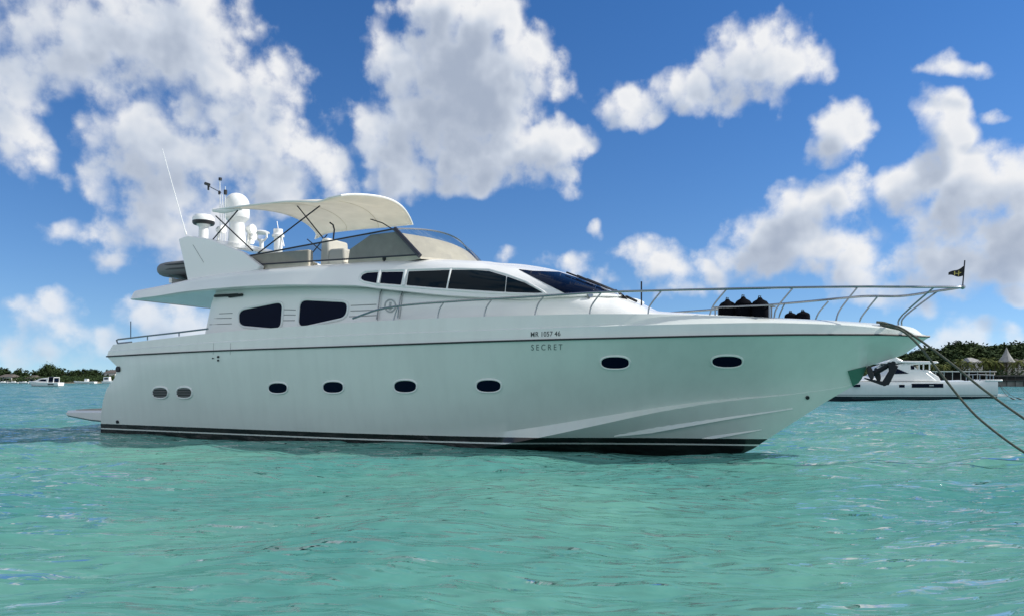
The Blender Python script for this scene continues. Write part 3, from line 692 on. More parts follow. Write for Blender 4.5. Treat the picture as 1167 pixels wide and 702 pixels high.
# speakers / searchlights round the pedestal
for (x, y, yy, r_) in [(285, 262, .1, .16), (286, 270, .25, .14), (251, 262, -.9, .13), (284, 276, .2, .09)]:
    v = pz(x, y, yy); mb = MB(); mb.tube([v + Vector((-.12, 0, 0)), v + Vector((-.05, 0, 0)), v + Vector((.12, 0, 0)), v + Vector((.14, 0, 0))], [r_ * .5, r_ * .8, r_, r_ * .9], 14)
    mb.tube([(v.x - .05, v.y, v.z), (v.x - .12, v.y, 5.62)], .035, 8); mb.build('searchlight', 'white_plastic', yacht)
# wind vane mast
m0 = pz(251, 238, -.75); m1 = pz(250.5, 203, -.75); m2 = pz(256.8, 213, -.75); m20 = pz(256.8, 240, -.75); ma = pz(236, 211.5, -.75); mbp = pz(252, 220, -.75)
mb = MB(); mb.tube([(m0.x, m0.y, 5.62), m1], .012, 6); mb.tube([(m20.x, m20.y, 5.62), m2], .010, 6); mb.tube([pz(253.5, 222, -.75), (pz(253.5, 240, -.75).x, -.75, 5.62)], .01, 6)
mb.tube([mbp, ma], .012, 6, 1); mb.tube([pz(237.5, 210, -.75), pz(237.5, 217, -.75)], .03, 6, 1); mb.tube([pz(234, 209.5, -.75), pz(238.5, 211, -.75)], .05, 6, 1)
mb.tube([pz(251, 203, -.75), pz(251, 206, -.75)], .05, 8, 1); mb.tube([pz(250, 218, -.75), pz(250, 222, -.75)], .035, 8, 1); mb.tube([pz(257, 217, -.75), pz(257, 222, -.75)], .05, 8, 1)
mb.build('wind_vane_mast', ['white_plastic', 'black'], yacht)
a0, a1 = pz(212.3, 268, -1.95), pz(185, 170, -1.95)
mb = MB(); mb.tube([a0, lerp(a0, a1, .04), lerp(a0, a1, .041), a1], [.025, .025, .013, .007], 6); mb.build('whip_antenna', 'white_plastic', yacht)
# ring aerial and camera on the beam
v = pz(298, 273, 1.15); vt = pz(298, 264.5, 1.15)
mb = MB(); mb.tube([(v.x, v.y, 5.6), v], .07, 10)
mb.tube([pz(293, 266, 1.15), pz(292.5, 271, 1.15), pz(295, 274.5, 1.15), pz(301, 274.5, 1.15), pz(304, 271, 1.15), pz(303.5, 266, 1.15)], .035, 6)
mb.lathe((vt.x, vt.y, vt.z - .05), [(0, -.02), (.24, -.01), (.26, .03), (.16, .08), (0, .1)], 18); mb.build('ring_aerial', 'white_plastic', yacht)
v = pz(317, 281, 1.6); vt = pz(317, 261, 1.6)
mb = MB(); mb.tube([(v.x, v.y, 5.5), (v.x, v.y, vt.z - .25)], .14, 12); mb.lathe((v.x, v.y, vt.z - .28), [(.0, 0), (.19, 0), (.2, .06), (.15, .12), (.15, .26), (0, .28)], 16); mb.tube([(v.x, v.y, vt.z), (v.x - .05, v.y, vt.z + .25)], .012, 5)
mb.tube([pz(320, 266, 1.6), pz(323.5, 281, 1.6)], .025, 6); mb.build('camera_mast', 'white_plastic', yacht)

# bimini
eS = [P(243, 239.5, -1.9), P(271.5, 235.7, -1.9), P(298, 232.6, -1.9), P(324, 230, -1.9), P(347, 229.8, -1.9), P(363, 230.3, -1.9), P(376, 225.6, -1.9), P(388, 223.2, -1.9)]
cSz = Curve([(v.x, v.z) for v in eS]); sF0, sA0 = eS[-1].x, eS[0].x
pA, pF = P(359, 272.5, 1.9), P(470, 256, 1.9)
pm = [pA, P(376, 265.3, 1.9), P(414, 261, 1.9), P(440, 259, 1.9), pF]
cPz = Curve([(v.x, v.z) for v in pm])
mid_f = Curve([(-1.9, 0), (-1.0, .02), (0, .05), (1.0, .06), (1.9, 0)])
rows = []
for i in range(25):
    q = i / 24; r_ = []
    for j in range(19):
        u = j / 18; y = -1.9 + 3.8 * u
        aft = lerp(sA0, pA.x, u) + .75 * math.sin(u * math.pi) ** .6 * (1 if u > 0 else 0); fwd = lerp(sF0, pF.x, u) + .42 * math.sin(u * math.pi)
        x = lerp(aft, fwd, q)
        zs = cSz(lerp(sA0, sF0, q)); zq = cPz(lerp(pA.x, pF.x, q))
        z = lerp(zs, zq, u) + .26 * math.sin(u * math.pi) ** .8 - .035 * abs(math.sin(q * math.pi * 3)) * math.sin(u * math.pi) ** .5
        r_.append((x, y, z))
    rows.append(r_)
can = MB().grid(rows).build('bimini_canopy', 'canvas', yacht, angle=60, solid=.012)
mb = MB(); mb.tube([r_[0] for r_ in rows], .022, 6); mb.tube(rows[-1], .03, 6); mb.tube([r_[-1] for r_ in rows], .022, 6); mb.tube(rows[0], .022, 6); mb.build('canopy_hem', 'canvas_edge', can)
for i_ in (8, 16): MB().tube([Vector(q_) - Vector((0, 0, .008)) for q_ in rows[i_]], .009, 5).build('canopy_seam', 'cover_beige', can)
MB().tube([P(243, 240, -1.9), P(256, 241, -1.85), P(275, 238.5, -1.8)], [.05, .07, .03], 8).build('canopy_roll', 'canvas_edge', can)
for a, b, ya2, yb2 in [((271, 240), (242, 274), -1.9, -1.95), ((246, 246.5), (288, 286), -1.9, -2.0), ((364.5, 235), (294, 289), -1.85, -2.0)]:
    A_, B_ = P(*a, ya2), P(*b, yb2)
    MB().tube([A_, B_], .018, 6).build('bimini_pole', 'dark_steel', yacht); 
    MB().tube([(A_.x, -A_.y, A_.z), (B_.x, -B_.y, B_.z)], .018, 6).build('bimini_pole', 'dark_steel', yacht)
MB().tube([P(338.6, 234.7, -.6), P(374, 279, -1.6)], .018, 6).build('bimini_pole', 'dark_steel', yacht)
MB().tube([P(422, 250, 1.3), P(436, 254.5, 1.4), P(448, 262, 1.5)], .018, 6).build('bimini_pole', 'dark_steel', yacht)

# bow rail
top_px = [(402, 362.8), (406, 361.5), (418, 357), (431, 352.8), (450, 349.4), (470, 347), (505, 344.3), (560, 340.7), (620, 337.3), (680, 333.5), (754, 331.2), (828, 329.4), (904, 327.9), (977, 327)]
tp = [PE(a, b, .02) for a, b in top_px]
tip = P(1097, 327.3, 0)
n_ = tp[-1]
tp += [Vector((P(1030, 327.2, -.62).x, -.62, P(1030, 327.2, -.62).z)), Vector((P(1066, 327.2, -.33).x, -.33, P(1066, 327.2, -.33).z)), Vector((P(1088, 327.3, -.12).x, -.12, P(1088, 327.3, -.12).z)), tip]
def spl(pts, n=5):
    out = []; m = len(pts)
    for i in range(m - 1):
        p0, p1, p2, p3 = pts[max(i - 1, 0)], pts[i], pts[i + 1], pts[min(i + 2, m - 1)]
        for k in range(n):
            t_ = k / n; out.append(.5 * ((2 * p1) + (p2 - p0) * t_ + (2 * p0 - 5 * p1 + 4 * p2 - p3) * t_**2 + (3 * p1 - p0 - 3 * p2 + p3) * t_**3))
    return out + [pts[-1]]
railpath = spl(tp)
stan = [((449, 362.5), (453, 350)), ((499, 360.5), (501, 352), (505.5, 345)), ((552, 359.5), (554.5, 350), (560, 342)), ((609.6, 358.5), (613, 347), (619.6, 338)), ((672, 357.5), (674.4, 348), (684.7, 334.2)),
        ((738.7, 357.5), (741, 348), (754, 331.4)), ((809, 358.5), (814, 346.7), (828, 329.8)), ((882.6, 361), (886, 350), (903.8, 328.2)), ((953, 364.5), (958, 352), (977.6, 327.2))]
stp = [[PE(a, b, .03) for a, b in pl] for pl in stan]
def fwdst(): return [P(1023.8, 371, -.09), P(1028, 359.5, -.11), P(1063.8, 328, -.34)]
stp.append(fwdst())
def PEP(px, py, inset=0.03):
    y = 1.0
    for _ in range(14):
        v = P(px, py, y); y = .5 * y + .5 * max(-edge_y(v.x) - inset, .05)
    return P(px, py, y)
port = [[(888, 361), (890, 355), (894, 346.5)], [(930, 363), (934, 355), (944, 343.5)], [(980, 365.5), (984, 358), (1000.5, 337.5)]]
port = [[PEP(*q) for q in pl] for pl in port] + [[P(1027.5, 371, .07), P(1032, 359.5, .08), P(1070, 331, .40)]]
for sg in (1, -1):
    fl = lambda pts: [Vector((v.x, v.y * sg, v.z - (.11 * min(1, max(0, (3.9 - v.x) / 2)) if sg < 0 else 0))) for v in pts]
    ra_ = MB().tube(fl(railpath), .025, 8).build('bow_rail', 'steel', yacht)
    for pl in (stp if sg > 0 else port):
        q = list(pl); q = [q[0] - Vector((0, 0, .06))] + q
        MB().tube(spl(q, 4), .017, 7).build('stanchion', 'steel', ra_)
MB().lathe(tip, [(0, -.05), (.045, -.03), (.055, 0), (.045, .03), (0, .05)], 12).build('rail_end', 'steel', yacht)
# thin aerial on the foredeck
v = P(731, 352, -.7); MB().tube([v - Vector((0, 0, .1)), P(731, 321, -.7)], .018, 6).build('deck_aerial', 'dark_steel', yacht)
# stern rail
q = [PE(150, 389.6, .05), PE(134, 391, .05), PE(132.8, 387.6, .05), PE(134.5, 386.6, .05), PE(168, 382.6, .05), PE(204, 378.6, .05), PE(237, 374.6, .05)]
o = MB().tube(q, .024, 8).build('stern_rail', 'steel', yacht)
for a, b, c in ((168, 387.5, 382.6), (204, 383, 378.6)): MB().tube([PE(a, b, .05), PE(a, c, .05)], .018, 6).build('stanchion', 'steel', o)
MB().tube([PE(149, 386, .05), PE(149, 366, .05)], .012, 6).build('stern_staff', 'dark_steel', yacht)

# lettering on the bow
def lettering(name, body, box, m_, bold=False, space=1.0):
    cu = bpy.data.curves.new(name, 'FONT'); cu.body = body; cu.size = 1; cu.space_character = space
    if bold: cu.offset = .006
    ob = bpy.data.objects.new(name, cu); col.objects.link(ob); bpy.context.view_layer.update()
    me = bpy.data.meshes.new_from_object(ob.evaluated_get(bpy.context.evaluated_depsgraph_get())); bpy.data.objects.remove(ob)
    bm = bmesh.new(); bm.from_mesh(me); bmesh.ops.triangulate(bm, faces=bm.faces)
    xs = [v.co.x for v in bm.verts]; ys = [v.co.y for v in bm.verts]; x0, x1, y0, y1 = min(xs), max(xs), min(ys), max(ys)
    (L, T_, Rr, B_, sl_) = box
    for v in bm.verts:
        u, w = (v.co.x - x0) / (x1 - x0), (v.co.y - y0) / (y1 - y0)
        h_, _ = cast(HB, L + (Rr - L) * u, B_ + (T_ - B_) * w + sl_ * u, .006)
        if h_ is not None: v.co = h_
    bm.to_mesh(me); bm.free(); me.materials.clear(); me.materials.append(M[m_])
    o = bpy.data.objects.new(name, me); col.objects.link(o); o.parent = yacht; return o
lettering('registration_letters', 'MR', (605, 378.2, 614, 383.8, -.3), 'letter_dark', True, 1.1)
lettering('registration_number', '1057 46', (617.3, 377.8, 638.7, 383.4, -.7), 'letter_dark', True, 1.05)
lettering('boat_name', 'SECRET', (605.5, 392.4, 641, 399, -.6), 'letter_grey', False, 1.55)

# anchor pocket and anchor
pk = [(966, 422.5), (986.5, 417), (985.5, 420), (981, 431), (977.5, 436), (971.5, 439.3)]
sheet(HB, pk, .025, .03, 2.5).build('anchor_pocket', 'pocket_green', yacht)
mb = MB(); y0 = -.16
arm = [P(1012, 412, y0), P(1024, 417, y0), P(1013, 438.5, y0), P(1005, 438.8, y0), P(985, 431.5, y0), P(985, 430, y0), P(1006, 434.5, y0), P(1013.5, 422, y0)]
mb.prism(arm, (0, .05, 0)); mb.prism([Vector((v.x, -v.y - .05, v.z)) for v in arm], (0, .05, 0))
mb.tube([P(1018, 414, -.16), P(1018, 414, .16)], .05, 10); mb.tube([P(1008, 437, -.16), P(1008, 437, .16)], .05, 10)
mb.build('bow_roller', 'dark_steel', yacht, bevel=.01)
anc = empty('anchor', (*l2w(2.45, 0), 1.75), -TH, 'dark galvanised anchor with two flukes hanging in the yacht bow roller', 'anchor')
O = Vector((2.45, 0, 1.75)); mb = MB()
mb.tube([P(1016, 414, 0) - O, P(1004, 421, 0) - O, P(990, 428, 0) - O], [.045, .05, .06], 8); mb.build('shank', 'dark_steel', anc)
for yy, (cxp, cyp) in ((-.14, (992, 424.5)), (.12, (1000, 426.5))):
    pts = [(cxp + 3.6 * math.cos(a) + 1.8 * math.sin(a), cyp + 8 * math.sin(a)) for a in np.linspace(0, 2 * math.pi, 15)[:-1]]
    mb = MB(); mb.prism([P(a, b, yy) - O for a, b in pts], (0, .06, 0)); mb.build('fluke', 'black', anc, bevel=.015)

# cradle for the tender
mb = MB()
for x in (-16.2, -14.9):
    mb.box((x - .06, -1.75, 4.42), (x + .06, -.45, 4.56))
mb.build('tender_cradle', 'gelcoat_dull', yacht)
# ------------------------------------------------------------------ things carried by the yacht
def on_yacht(name, v, label, cat, group=None): return empty(name, (*l2w(v[0], v[1]), v[2]), -TH, label, cat, group)
td = on_yacht('tender', (-15.35, -1.1, 4.51), 'grey inflatable tender with black rubbing strakes, stowed aft on the flybridge', 'dinghy'); td.scale = (1, 1, .95)
def tube_path(z, k=1.0): return [Vector((1.6, -.62 * k, z)), Vector((0, -.66 * k, z)), Vector((-.8, -.6 * k, z + .02)), Vector((-1.45, -.36 * k, z + .05)), Vector((-1.72, 0, z + .07)), Vector((-1.45, .36 * k, z + .05)), Vector((-.8, .6 * k, z + .02)), Vector((0, .66 * k, z)), Vector((1.6, .62 * k, z))]
MB().tube(spl(tube_path(.34), 6), .2, 14).build('inflatable_tube', 'tube_grey', td)
mb = MB()
for dz in (-.06, .08): mb.tube(spl([q * 1.0 + Vector((-.0, 0, 0)) for q in tube_path(.34 + dz, 1.30)], 6), .022, 6)
mb.build('rubbing_strake', 'tube_dark', td)
rows = []
for x in np.linspace(1.6, -1.6, 12):
    q = max(0, (-x - .4) / 1.2); w = .6 * math.sqrt(max(0, 1 - q * q)) + .02; kz = .02 + .22 * q ** 2
    rows.append([(x, -w, .32), (x, -w * .8, kz + .12), (x, 0, kz), (x, w * .8, kz + .12), (x, w, .32)])
MB().grid(rows).build('tender_hull', 'tube_dark', td)
mb = MB(); mb.box((-1.1, -.4, .42), (1.5, .4, .56), taper=.1); mb.tube([(-.9, 0, .55), (-.9, 0, .66)], .05, 8); mb.build('boat_cover', 'tube_grey', td, bevel=.05)

def fender(v, label, h=.5, r=.17, group=None):
    f = on_yacht('fender', v, label, 'fender', group)
    MB().lathe((0, 0, 0), [(0, 0), (r * .9, 0), (r, .04), (r, h * .62), (r * .93, h * .68)], 16).build('fender_body', 'fender_cloth', f)
    MB().lathe((0, 0, 0), [(r * .93, h * .68), (r * 1.0, h * .7), (r * .75, h * .86), (r * .32, h * .97), (r * .2, h * 1.06), (0, h * 1.08)], 16).build('fender_top', 'fender_cloth', f)
    MB().tube([(0, 0, h * 1.02), (.02, .0, h * 1.14), (-.02, 0, h * 1.16), (-.03, 0, h * 1.02)], .012, 5).build('lanyard', 'rope', f)
    return f
yf = -1.05
rackA, rackB = P(818, 359, yf), P(877, 359, yf)
zd = rackA.z - .10
for i, (px, tp_, lab) in enumerate([(829, 340.5, 'black cloth covered fender at the aft end of the foredeck rack'), (847, 337.5, 'black cloth covered fender in the middle of the foredeck rack, the tallest tip'), (866, 338.5, 'black cloth covered fender at the forward end of the foredeck rack')]):
    v = P(px, 359, yf); hz = P(px, tp_, yf).z - zd
    fender((v.x, yf, zd), lab, hz / 1.1, .185, 'fenders on the foredeck')
mb = MB(); x0, x1 = rackA.x, rackB.x; zt_ = P(847, 350, yf).z
for yy in (-.2, .2): mb.tube([(x0 - .08, yf + yy, zt_), (x1 + .1, yf + yy, zt_)], .02, 6)
for xx in (x0 - .02, x1 + .02):
    mb.tube([(xx, yf - .2, zt_), (xx, yf + .2, zt_)], .018, 6)
    for yy in (-.2, .2): mb.tube([(xx, yf + yy, zd - .05), (xx, yf + yy, zt_)], .018, 6)
rk = mb.build('fender_rack', 'steel', yacht)
for px, tp_, r_, lab in [(901, 355, .13, 'low black fender lying forward of the rack, the smaller one'), (915, 353.6, .15, 'low black fender lying forward of the rack, nearest the bow')]:
    v = P(px, 361, .3); hz = P(px, tp_, .3).z - (v.z - .12)
    fender((v.x, .3, v.z - .12), lab, hz / 1.1, r_, 'fenders on the foredeck')

# pennant
fl_o = on_yacht('pennant', tip, 'small black and gold pennant on a thin staff at the bow rail tip', 'flag')
O = tip; L_ = lambda a, b: P(a, b, 0) - O
MB().tube([Vector((0, 0, 0)), L_(1099.5, 297)], .013, 6).build('flag_staff', 'dark_steel', fl_o)
hoist_t, hoist_b, tipf = L_(1098.6, 303), L_(1097.6, 314.5), L_(1081, 313.5)
rows = []
for i in range(15):
    q = i / 14; a = lerp(hoist_t, tipf + Vector((0, 0, .03)), q); b = lerp(hoist_b, tipf - Vector((0, 0, .02)), q); wv = .03 * math.sin(q * 7) * q ** .5
    rows.append([lerp(a, b, k / 10) + Vector((0, wv, -.02 * math.sin(q * 5))) for k in range(11)])
mb = MB(); vs = [p_ for r_ in rows for p_ in r_]; 
for i in range(14):
    for j in range(10):
        gold = (i in (4, 8) and 1 < j < 9) or (j == 5 and 1 < i < 9)
        mb.add([rows[i][j], rows[i][j + 1], rows[i + 1][j + 1], rows[i + 1][j]], [(0, 1, 2, 3)], 1 if gold else 0)
mb.build('flag_cloth', ['flag_black', 'flag_gold'], fl_o, solid=.004)

# mooring lines (world coordinates): over the bow, down and away to the right
def wpt(px, py, Y): return Vector(((px - CX) / F * Y, Y, H + (HY - py) / F * Y))
ra_px = [(1012, 369, 14.75), (1020, 371.5, 14.72), (1030, 375.5, 14.65), (1053.5, 391, 14.5), (1087.7, 416.8, 14.2), (1122, 447.5, 13.9), (1167, 476.6 + 12, 13.5), (1230, 535, 12.9)]
ra_px = [(1012, 369, 14.75), (1020, 371.5, 14.72), (1030, 375.5, 14.62), (1053.5, 391, 14.5), (1087.7, 416.8, 14.2), (1122, 444.5, 13.9), (1167, 476.6, 13.5), (1225, 514, 13.0), (1290, 543, 12.5)]
rb_px = [(1010, 371, 14.7), (1018, 373, 14.66), (1030, 378, 14.58), (1046.7, 393, 14.5), (1070.6, 423.6, 14.3), (1098, 458, 14.1), (1122, 482, 13.9), (1167, 515, 13.6), (1215, 539, 13.2)]
for pxs, lab in ((ra_px, 'grey green mooring line from the yacht bow, the upper straighter one'), (rb_px, 'grey green mooring line from the yacht bow, the lower sagging one')):
    o = MB().tube(spl([wpt(*q) for q in pxs], 8), .022, 8).build('mooring_line', 'rope'); tag(o, lab, 'rope', 'mooring lines')
mb = MB(); bp_ = [P(999, 367, -.55), P(1008, 368, -.5), P(1016, 371, -.45), P(1022, 373, -.4), P(1015, 370, -.35), P(1004, 369, -.5), P(1012, 372, -.5), P(1024, 374.5, -.42)]
mb.tube(spl(bp_, 6), .028, 6); mb.build('fairlead_rope', 'rope', yacht)

# ------------------------------------------------------------------ far shore
cFront = Curve([(-500, 292), (-150, 288), (0, 250), (80, 172), (130, 166), (500, 166)])
def ground_z(X, Y):
    d = Y - cFront(X); r_ = min(max((X - 20) / 90, 0), 1)
    z = -.6 + 1.5 * min(max(d / 4, 0), 1) if d < 4 else .9 + min((d - 4) / 60, 1) * (.8 + 2.6 * r_)
    return z
xs_ = np.linspace(-480, 420, 120)
MB().grid([[(X, cFront(X) + d, ground_z(X, cFront(X) + d) + (.25 * noise.noise((X * .1, d * .1, 0)) if d > 4 else 0)) for d in (3.6, 8, 15, 30, 60, 100, 200, 500)] for X in xs_]).build('shore_ground', 'ground').__setitem__('kind', 'structure')
MB().grid([[(X, cFront(X) + d, ground_z(X, cFront(X) + d) - (0 if d < 4 else .05)) for d in (0, 1.5, 2.8, 4.2)] for X in xs_]).build('beach', 'sand').__setitem__('kind', 'structure')

def crown(n_clump, rx, rz, zc, leaf, per, seed, flat=.0, mb=None):
    r_ = random.Random(seed); mb = mb or MB()
    for _ in range(n_clump):
        while True:
            v = Vector((r_.uniform(-1, 1), r_.uniform(-1, 1), r_.uniform(-1, 1)))
            if .35 < v.length < 1: break
        if v.z < -.55: v.z *= .6
        c = Vector((v.x * rx, v.y * rx, zc + v.z * rz)); cr_ = r_.uniform(.16, .30) * rx
        for _ in range(per):
            q = c + Vector((r_.gauss(0, .5), r_.gauss(0, .5), r_.gauss(0, .38))) * cr_
            n = Vector((r_.gauss(0, .7), r_.gauss(0, .7), 1)).normalized(); a = n.orthogonal().normalized(); a.rotate(Matrix.Rotation(r_.uniform(0, 6.3), 3, n)); b = n.cross(a)
            l = leaf * r_.uniform(.6, 1.3); mb.add([q - a * l, q - b * l * .45, q + a * l, q + b * l * .45], [(0, 1, 2, 3)])
    return mb
def trunk(h, r_, zc, rx, seed):
    q = random.Random(seed); mb = MB(); mb.tube([(0, 0, -.5), (.05 * h, .02 * h, h * .3), (.03 * h, 0, zc)], [r_ * 1.3, r_, r_ * .6], 7)
    for k in range(5):
        a = k * 1.26 + q.random(); mb.tube([(.04 * h, 0, h * .3 + k * .03 * h), (math.cos(a) * rx * .4, math.sin(a) * rx * .4, zc), (math.cos(a) * rx * .7, math.sin(a) * rx * .7, zc + h * .1)], [r_ * .5, r_ * .3, r_ * .1], 5)
    return mb
def make_tree(name, kind, leafm, seed):
    """unit height 10 m"""
    o = empty(name, (0, 0, 0))
    if kind == 'broad': trunk(10, .3, 6, 4, seed).build('trunk', 'trunk', o); crown(64, 4.6, 3.6, 5.9, .62, 24, seed).build('crown', leafm, o)
    if kind == 'tall': trunk(10, .22, 6, 1.6, seed).build('trunk', 'trunk', o); crown(52, 2.5, 4.7, 5.0, .52, 24, seed).build('crown', leafm, o)
    if kind == 'dome': trunk(10, .45, 6, 7, seed).build('trunk', 'trunk', o); crown(150, 8.0, 4.0, 5.0, .62, 26, seed).build('crown', leafm, o)
    return o
def make_palm(seed):
    q = random.Random(seed); o = empty('palm_tree', (0, 0, 0)); lean = q.uniform(-1, 1)
    path = [(lean * t_ ** 2, 0, 10 * t_ - .4) for t_ in np.linspace(0, .84, 7)]
    MB().tube(path, [.22, .18, .16, .15, .14, .13, .13], 7).build('trunk', 'trunk', o)
    top = Vector(path[-1]); mb = MB()
    for k in range(22):
        a = k * 2.4 + q.uniform(-.2, .2); up_ = q.uniform(-.25, 1.1); L = q.uniform(2.6, 3.4); d = Vector((math.cos(a), math.sin(a), 0))
        pts = [top + d * L * t_ + Vector((0, 0, L * (up_ * t_ - 1.05 * t_ * t_))) for t_ in np.linspace(0, 1, 9)]
        sd = d.cross(Vector((0, 0, 1)))
        for i in range(8):
            t_ = (i + .5) / 8; w = .62 * math.sin(math.pi * min(1, t_ * .85 + .12)); m_ = (pts[i] + pts[i + 1]) / 2
            for sg in (-1, 1):
                mb.add([pts[i], pts[i + 1], m_ + sd * sg * w + d * .35 + Vector((0, 0, -.38 * w))], [(0, 1, 2)])
    mb.build('fronds', 'leaf_palm', o); return o
def place(proto, first, px, top_py, Y, label, group=None, cat='tree', wide=1.0, rz=0):
    X = (px - CX) / F * Y; z0 = ground_z(X, Y); h = H + (HY - top_py) / F * Y - z0; k = max(h, 1.5) / 10
    o = proto if first else copy_tree(proto)
    o.location = (X, Y, z0); o.rotation_euler = (0, 0, rz); o.scale = (k * wide, k * wide, k); return tag(o, label, cat, group)
rt = random.Random(3)
# left shore: a low line of dark trees, one broad domed crown above it
pr = [make_tree('shore_tree', 'tall', 'leaf_dark', 1), make_tree('shore_tree', 'broad', 'leaf_dark', 2), make_tree('shore_tree', 'tall', 'leaf_mid', 3)]
used = set()
cL = Curve([(-30, 417), (0, 416.6), (3, 418.5), (6.4, 417.6), (11.5, 421.5), (15, 418.2), (19, 420), (22.4, 417.6), (27, 420), (36, 421), (43, 420), (57, 419), (70, 418), (77, 419.8), (90, 420), (101, 418.8), (108, 420.5), (115, 421), (121, 420.3), (135, 420), (160, 420)])
for row, (Y, dpy, n) in enumerate([(318, 0, 34), (306, 3, 28), (298, 7, 20)]):
    for i in range(n):
        px = -22 + (165 + 22) * (i + rt.uniform(-.3, .3)) / n; k = rt.choice([0, 0, 1, 2] if row == 0 else [1, 1, 2, 0])
        lab = ['dark tree in the back row of the low wood on the far left shore', 'green tree in the middle row of the low wood on the far left shore', 'short bushy tree at the water edge on the far left shore'][row]
        place(pr[k], k not in used, px, cL(px) + dpy + rt.uniform(-.5, 1.2), Y + rt.uniform(-3, 3), lab, 'trees on the far left shore, row %s' % ['behind', 'between', 'in front'][row], wide=rt.uniform(.9, 1.3), rz=rt.uniform(0, 6)); used.add(k)
place(make_tree('domed_tree', 'dome', 'leaf_dark', 9), True, 57, 414.3, 312, 'large tree with a broad domed crown standing above the left tree line', wide=.72)
# right shore: wooded slope with palms in front
pr = [make_tree('hill_tree', 'broad', 'leaf_dark', 21), make_tree('hill_tree', 'broad', 'leaf_mid', 22), make_tree('hill_tree', 'broad', 'leaf_dark', 23)]
used = set()
cRt = Curve([(1000, 405), (1035, 402), (1045, 398), (1058, 394), (1068, 398.5), (1078, 400), (1084, 393), (1094, 387), (1101, 388), (1111, 391), (1128, 393.5), (1139, 390.5), (1155, 391), (1167, 389), (1185, 388), (1210, 392)])
for row, (Y, dpy, n) in enumerate([(232, 0, 28), (216, 4.5, 24), (202, 9.5, 20), (189, 15, 17)]):
    for i in range(n):
        px = 972 + 230 * (i + rt.uniform(-.3, .3)) / n; k = rt.choice([0, 0, 2, 1])
        lab = ['dark broadleaf tree on the skyline of the wooded slope at right', 'broadleaf tree just below the skyline of the wooded slope at right', 'broadleaf tree halfway down the wooded slope at right', 'low broadleaf tree at the foot of the wooded slope at right'][row]
        place(pr[k], k not in used, px, cRt(px) + dpy + rt.uniform(-.6, 1.5), Y + rt.uniform(-3, 3), lab, 'trees on the wooded slope, row %d' % (row + 1), wide=rt.uniform(1.0, 1.35), rz=rt.uniform(0, 6)); used.add(k)
pp = [make_palm(31), make_palm(32)]; used = set()
for i, (px, py) in enumerate([(1083, 409), (1090, 411), (1096, 405), (1102, 408), (1107, 411), (1121, 406), (1127, 403), (1133, 407), (1139, 410), (1153, 409), (1160, 406), (1076, 412), (1172, 407), (1066, 412)]):
    place(pp[i % 2], i % 2 not in used, px, py, 176 + rt.uniform(-3, 3), 'coconut palm in the row behind the jetty at right', 'palms behind the jetty', 'palm', wide=rt.uniform(.9, 1.2), rz=rt.uniform(0, 6)); used.add(i % 2)
mb = MB()
for X in np.linspace(-230, -120, 110): crown(1, 1.5, .7, 0, .3, 22, int(X * 10), mb=mb) if False else None
def bushes(name, x0, x1, n, d0, hmax, seed):
    r_ = random.Random(seed); mb = MB()
    for _ in range(n):
        X = r_.uniform(x0, x1); Y = cFront(X) + d0 + r_.uniform(0, 6); z = ground_z(X, Y); h = r_.uniform(.5, 1) * hmax
        for _ in range(34):
            q = Vector((X + r_.gauss(0, .8), Y + r_.gauss(0, .8), z + h * r_.random())); a = Vector((r_.gauss(0, 1), r_.gauss(0, 1), r_.gauss(0, .6))).normalized(); b = a.orthogonal().normalized(); l = r_.uniform(.2, .42)
            mb.add([q - a * l, q - b * l * .5, q + a * l, q + b * l * .5], [(0, 1, 2, 3)])
    o = mb.build(name, 'leaf_dark'); tag(o, 'dense dark undergrowth along the foot of the trees on the ' + ('left' if x1 < 0 else 'right') + ' shore', 'undergrowth', kind='stuff')
bushes('undergrowth', -225, -135, 330, 2.2, 2.4, 4); bushes('undergrowth', 78, 140, 170, 7, 3.0, 5)

# houses and jetty
def box_at(px0, px1, py0, py1, Y, depth):
    s0 = Y / F; return ((px0 - CX) * s0, Y, H + (HY - py1) * s0), ((px1 - CX) * s0, Y + depth, H + (HY - py0) * s0)
def house(px0, px1, py0, py1, Y, label, roof='house_roof', openings=(), name='house', rh=1.2, wall='house_wall'):
    lo, hi = box_at(px0, px1, py0, py1, Y, 6); cx_ = (lo[0] + hi[0]) / 2; o = empty(name, (cx_, Y, lo[2]), 0, label, 'house'); O = Vector((cx_, Y, lo[2]))
    lo, hi = Vector(lo) - O, Vector(hi) - O
    MB().box(lo - Vector((0, 0, 1.5)), hi).build('wall', wall, o)
    ov = .5; mb = MB(); zr = hi.z
    mb.add([(lo.x - ov, lo.y - ov, zr + .01), (hi.x + ov, lo.y - ov, zr + .01), (hi.x + ov, hi.y + ov, zr + .01), (lo.x - ov, hi.y + ov, zr + .01), (lo.x + .8, 3, zr + rh), (hi.x - .8, 3, zr + rh)], [(0, 1, 5, 4), (1, 2, 5), (2, 3, 4, 5), (3, 0, 4), (3, 2, 1, 0)])
    mb.build('roof', roof, o)
    for (a, b, c, d) in openings:
        l2, h2 = box_at(a, b, c, d, Y, .1); l2, h2 = Vector(l2) - O, Vector(h2) - O; l2.y = -.04; h2.y = .06
        MB().box(l2, h2).build('window', 'window_glass', o)
    return o
house(-2, 12.8, 429.5, 434.5, 292, 'white beach house with a dark veranda among trees at the left edge', openings=((1, 2.6, 430.4, 434), (4, 12, 430.8, 433.2)))
house(27, 39, 430.8, 434.6, 293, 'low white beach house with a dark porch behind the moored cruiser', openings=((32, 38, 431.6, 434),))
house(119, 131, 424.5, 429, 300, 'pale house under trees behind the stern of the yacht', openings=((122, 124, 426, 428),))
house(1107, 1120, 412.5, 418, 182, 'cream house with a low hipped roof between the palms', roof='thatch', openings=((1109, 1111, 414, 417), (1114, 1117, 414, 417)))
